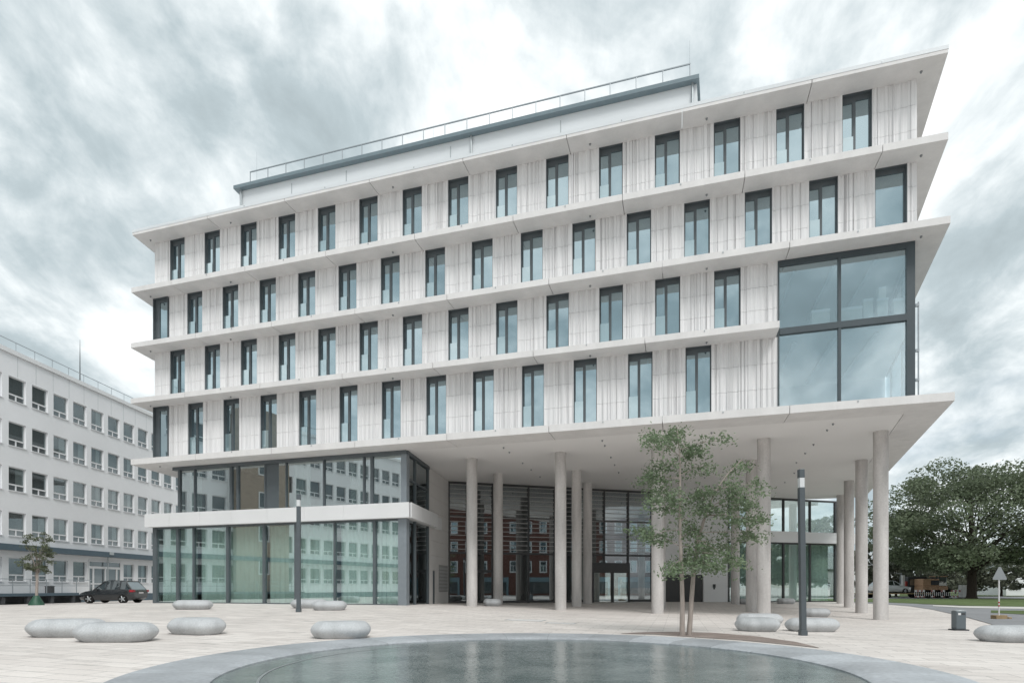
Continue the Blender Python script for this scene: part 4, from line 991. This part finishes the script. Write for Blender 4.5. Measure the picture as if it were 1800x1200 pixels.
# site barriers
def barrier(x, y, lab):
    X, Y, Z = ground_at(x, y); o = thing('site_barrier', (X, Y, Z), 0, lab, 'barrier', 'red and white site barriers beyond the lawn')
    b = MB()
    for i in range(8): b.box(-.95+i*.2375, -.95+(i+1)*.2375, -.03, .03, .78, 1.02, mi=i % 2)
    b.build('board', ['plate_white', 'barrier_red'], o); b = MB()
    for i in range(8): b.box(-.95+i*.2375, -.95+(i+1)*.2375, -.03, .03, .16, .30, mi=(i+1) % 2)
    b.build('board', ['plate_white', 'barrier_red'], o)
    b = MB()
    for i in range(9): b.box(-.95+i*.2325-.015, -.95+i*.2325+.015, -.02, .02, .30, .78)
    b.build('rail', 'plate_white', o)
    for q in (-.8, .8): b = MB(); b.box(q-.1, q+.1, -.35, .35, 0, .10); b.build('foot', 'dark_grey', o)
labs = ['site barrier at the left end of the row, in front of the digger', 'second site barrier from the left, in front of the digger cab', 'middle site barrier between digger and oak', 'site barrier just left of the pale cabinet', ]
for i, lab in enumerate(labs): barrier(1622+i*17.5, 1051.2, lab)
X, Y, Z = ground_at(1694, 1051); cb_ = thing('control_cabinet', (X, Y, Z), 0, 'pale grey roadside cabinet standing left of the oak trunk', 'cabinet')
b = MB(); b.box(-.45, .2, -.3, .3, .1, 1.6); b.build('cabinet_body', 'panel_white', cb_, bevel=.03); b = MB(); b.box(-.5, .25, -.35, .35, 0, .1); b.build('base', 'dark_grey', cb_)
b = MB(); b.box(.3, .8, -.12, -.08, .3, 1.7); b.build('notice_board', 'carton', cb_)

# ------------------------------------------------------------------ far houses
def house(x, y, w_, d_, h_, rh, rz, lab, wallm, nwin, roof='tile_roof'):
    X, Y, Z = ground_at(x, y); o = thing('white_house', (X, Y, Z-0.1), R(rz), lab, 'house')
    b = MB(); b.box(-w_/2, w_/2, 0, d_, 0, h_); b.build('wall', wallm, o)
    b = MB(); e_ = .4
    b.loft([[(-w_/2-e_, -e_, h_-.02), (-w_/2-e_, d_+e_, h_-.02), (-w_/2-e_, d_/2, h_+rh)], [(w_/2+e_, -e_, h_-.02), (w_/2+e_, d_+e_, h_-.02), (w_/2+e_, d_/2, h_+rh)]]); b.build('roof', roof, o)
    for i in range(nwin):
        q = -w_/2+w_*(i+.5)/nwin
        for z_ in np.arange(0.9, h_-1.6, 2.8):
            f2 = MB(); f2.box(q-.75, q+.75, -.05, -.001, z_, z_+1.4); fo = f2.build('window', 'window_white', o); p_ = MB(); p_.box(q-.62, q+.62, -.062, -.051, z_+.12, z_+1.3); p_.build('pane', 'glass_block', fo)
    return o
house(1872, 1046.5, 16, 10, 4.6, 3.2, -12, 'white house with a pale grey pitched roof at the right edge, beyond the oak', 'render_white', 6)
house(1510, 1046, 14, 9, 4.4, 3.0, 4, 'white house with blue windows glimpsed between the rear columns', 'render_white', 5)

# ------------------------------------------------------------------ trees
def leaf_mesh(name, pts, size, m, flat=0.5, asp=1.6):
    n = len(pts); P = np.asarray(pts)
    a = rng.normal(size=(n, 3)); a[:, 2] *= flat; a /= np.linalg.norm(a, axis=1)[:, None]
    c = rng.normal(size=(n, 3)); b_ = np.cross(a, c); b_ /= np.linalg.norm(b_, axis=1)[:, None]
    s_ = size*rng.uniform(.6, 1.35, n)[:, None]; a = a*s_*asp*.5; b_ = b_*s_*.5
    V = np.stack([P-a, P+b_*0.9-a*0.1, P+a, P-b_*0.9-a*0.1], 1).reshape(-1, 3)
    me = bpy.data.meshes.new(name); me.from_pydata(V.tolist(), [], np.arange(4*n).reshape(-1, 4).tolist()); me.materials.append(MATS[m]); return me

# young two-stemmed tree before the entrance
def locust():
    X, Y, Z = ground_at(1202, 1116.5); px_m = 1000/Y
    T = thing('young_tree', (X, Y, Z), 0, 'young feathery green tree with two slim stems growing from the bed beside the pool', 'tree')
    def P(x, y, d=0.0): return ((x-900)/1000*Y-X, d, (1032-y)/1000*Y+ZC-Z)
    st1 = [P(1199, 1118), P(1199.5, 1060), P(1198, 1000), P(1196, 930, .05), P(1196, 860, .05), P(1195, 800), P(1190, 750)]
    st2 = [P(1213, 1118, .1), P(1217, 1060, .1), P(1222, 1005, .15), P(1230, 950, .2), P(1245, 900, .2), P(1262, 860, .2), P(1285, 828, .15), P(1308, 805, .1)]
    for st, r0 in ((st1, .078), (st2, .078)):
        b = MB(); b.tube(st, list(np.linspace(r0, .012, len(st))), 10); b.build('trunk', 'bark_pale', T, smooth=True)
    # boughs: (start pixel, end pixel, depth, leafiness)
    boughs = [((1197, 985), (1165, 1005)), ((1197, 960), (1130, 925)), ((1197, 930), (1140, 945)), ((1196, 900), (1138, 890)), ((1196, 870), (1140, 860)), ((1196, 840), (1128, 842)),
              ((1195, 815), (1150, 820)), ((1195, 800), (1130, 778)), ((1193, 775), (1150, 762)), ((1192, 768), (1200, 748)), ((1195, 790), (1278, 770)), ((1195, 805), (1240, 790)), ((1196, 835), (1250, 815)),
              ((1240, 905), (1290, 915)), ((1230, 950), (1300, 960)), ((1226, 970), (1275, 985)), ((1225, 985), (1240, 1000)), ((1262, 860), (1330, 850)), ((1285, 828), (1318, 812)), ((1262, 860), (1285, 860)), ((1250, 890), (1325, 885)),
              ((1240, 905), (1345, 916)), ((1235, 935), (1338, 940)), ((1230, 950), (1310, 990)), ((1228, 960), (1250, 985)), ((1197, 945), (1250, 925)), ((1197, 960), (1240, 965)), ((1197, 915), (1245, 895)), ((1196, 880), (1235, 870)),
              ((1230, 950), (1205, 905)), ((1245, 900), (1225, 860)), ((1198, 990), (1190, 1000)), ((1197, 905), (1165, 870)), ((1226, 970), (1205, 985)), ((1222, 990), (1262, 1000)), ((1250, 890), (1300, 870))]
    tw = MB(); leaves = []
    for (a, c) in boughs:
        d = rng.uniform(-.75, .75); A = np.array(P(*a, 0.05)); B = np.array(P(*c, d)); M_ = (A+B)/2+np.array([0, 0, .08])
        tw.tube([A, M_, B], [.016, .010, .004], 5)
        L_ = np.linalg.norm(B-A); ns = int(5+L_*9)
        for q in range(ns):
            u = rng.uniform(.25, 1.08); c0 = (1-u)**2*A+2*u*(1-u)*M_+u*u*B
            rad = .09+.10*(1-abs(u-.7)); nn = int(rng.choice([2, 6, 16, 34, 54]))
            off = rng.normal(size=(nn, 3))*np.array([rad*.95, rad*1.1, rad*.52]); off[:, 2] -= .35*np.abs(off[:, 0])
            leaves.append(c0+rng.normal(size=3)*np.array([.11, .14, .07])+off)
    tw.build('twigs', 'bark_pale', T); leaves = np.concatenate(leaves)
    link(leaf_mesh('crown', leaves, .054, 'leaf_locust', .7, 2.0), 'crown', T)
locust()

def broad_tree(name, loc, H, rad, trunk_r, clear, nclump, nleaf, lsize, m, bark, lab, seed=1, wide=1.0, group=None, cat='tree'):
    global rng
    keep = rng; rng = np.random.default_rng(seed)
    T = thing(name, loc, 0, lab, cat, group); b = MB()
    b.tube([(0, 0, -.2), (0, 0, .3), (.05, 0, clear), (0, .05, H*.55), (0, 0, H*.8)], [trunk_r*1.5, trunk_r, trunk_r*.85, trunk_r*.45, trunk_r*.1], 12); 
    cz = clear+(H-clear)*.46; hz = (H-clear)*.54; cl = []
    i = 0
    while len(cl) < nclump:
        v = rng.normal(size=3); v /= np.linalg.norm(v); r_ = rng.uniform(.35, 1.0)**.6
        p = np.array([v[0]*rad*wide, v[1]*rad, v[2]*hz])*r_
        if p[2] < -hz*.72: continue
        if p[2] < 0: p[:2] *= 1.05
        cl.append(p+np.array([0, 0, cz]))
    for p in cl[::3]:
        z0 = rng.uniform(clear*.9, clear+(H-clear)*.4); q = np.array([0, 0, min(z0, p[2]*.9)]); mid = (q+p)/2+np.array([0, 0, .3])
        b.tube([q, mid, p], [trunk_r*.22, trunk_r*.13, trunk_r*.03], 6)
    b.build('trunk', bark, T, smooth=True); out = []
    for p in cl:
        sc = rng.uniform(.7, 1.35)*rad*.17; nn = int(nleaf*rng.uniform(.6, 1.3)); d = rng.normal(size=(nn, 3)); d /= np.linalg.norm(d, axis=1)[:, None]
        out.append(p+d*(rng.uniform(.2, 1, nn)**.5)[:, None]*sc*np.array([1.25, 1.25, .72]))
    link(leaf_mesh('crown', np.concatenate(out), lsize, m, .7, 1.35), 'crown', T); rng = keep
    return T
X, Y, Z = ground_at(1708, 1051.6)
broad_tree('oak_tree', (X, Y, Z), 15.8, 10.2, .50, 3.0, 150, 430, .215, 'leaf_oak', 'bark_dark', 'large dark green spreading oak on the lawn at the right', seed=4)
for i, (x, y, H, rad, lab) in enumerate(((1575, 1048.2, 6.5, 4.0, 'loose bushy tree behind the white car on the trailer'), (1535, 1047.5, 9, 4.0, 'grey green tree seen between the two rightmost columns'), (1660, 1047.6, 6.0, 4.5, 'pale green tree beyond the digger, left of the oak trunk'),
    (1760, 1047.8, 6.2, 4.2, 'bushy tree behind the road sign, right of the oak trunk'), (1700, 1046.6, 7.5, 6, 'broad pale tree directly behind the oak trunk'),
    (1512, 1043.2, 9, 7, 'far round tree glimpsed left of the rightmost column'), (1610, 1043, 8, 8, 'wide far tree behind the dark lorry'), (1680, 1042.6, 9, 8, 'wide far tree behind the pale roadside cabinet'), (1735, 1043, 8, 7, 'far tree standing between oak trunk and road sign'), (1790, 1042.5, 10, 8, 'far tree at the right edge, behind the white house'))):
    X, Y, Z = ground_at(x, y); broad_tree('far_tree', (X, Y, Z), H, rad, .16, .7, 46, 90, .34, 'leaf_far', 'bark_dark', lab, seed=20+i, group='trees beyond the far road')
X, Y, Z = ground_at(64, 1063)
ST = broad_tree('street_tree', (X, Y, Z), 4.9, .95, .085, 1.75, 90, 42, .075, 'leaf_small', 'bark_pale', 'small thin street tree with a green watering bag round its foot', seed=9)
b = MB(); b.tube([(0, 0, 0), (0, 0, .12), (0, 0, .5), (0, 0, .62)], [.42, .40, .2, .13], 14); b.build('watering_bag', 'water_bag', ST, smooth=True)
X, Y, Z = ground_at(71, 1060); o = thing('waste_container', (X-0.1, Y+1.0, Z), 0, 'black waste container on a post behind the small street tree', 'waste container')
b = MB(); b.box(-.22, .22, -.2, .2, .75, 1.3); b.build('container_body', 'frame_black', o, bevel=.03); b = MB(); b.box(-.25, .25, -.23, .23, 1.302, 1.36); b.build('lid', 'dark_grey', o); b = MB(); b.box(-.04, .04, -.04, .04, 0, .75); b.build('post', 'dark_grey', o)
# trees behind the viewer, left, that the lower glazing mirrors
X, Y = -17.0, 3.0
broad_tree('plaza_tree', (X, Y, gz(X, Y)), 7.0, 2.6, .14, 2.0, 60, 60, .26, 'leaf_small', 'bark_pale', 'young plaza tree mirrored in the right end of the curtained glazing', seed=31)

for i, (X, Y, H, rad, lab) in enumerate(((66, 30, 13, 6.5, 'tall street tree mirrored in the left half of the right glass box'), (74, 21, 11, 6, 'street tree mirrored in the right half of the right glass box'), (59, 21, 9, 5, 'lower street tree mirrored in the right glass box'), (82, 33, 14, 7, 'tall street tree mirrored at the end of the right glass box'))):
    broad_tree('street_tree', (X, Y, gz(X, Y)), H, rad, .3, 1.6, 80, 110, .42, 'leaf_oak', 'bark_dark', lab, seed=40+i)
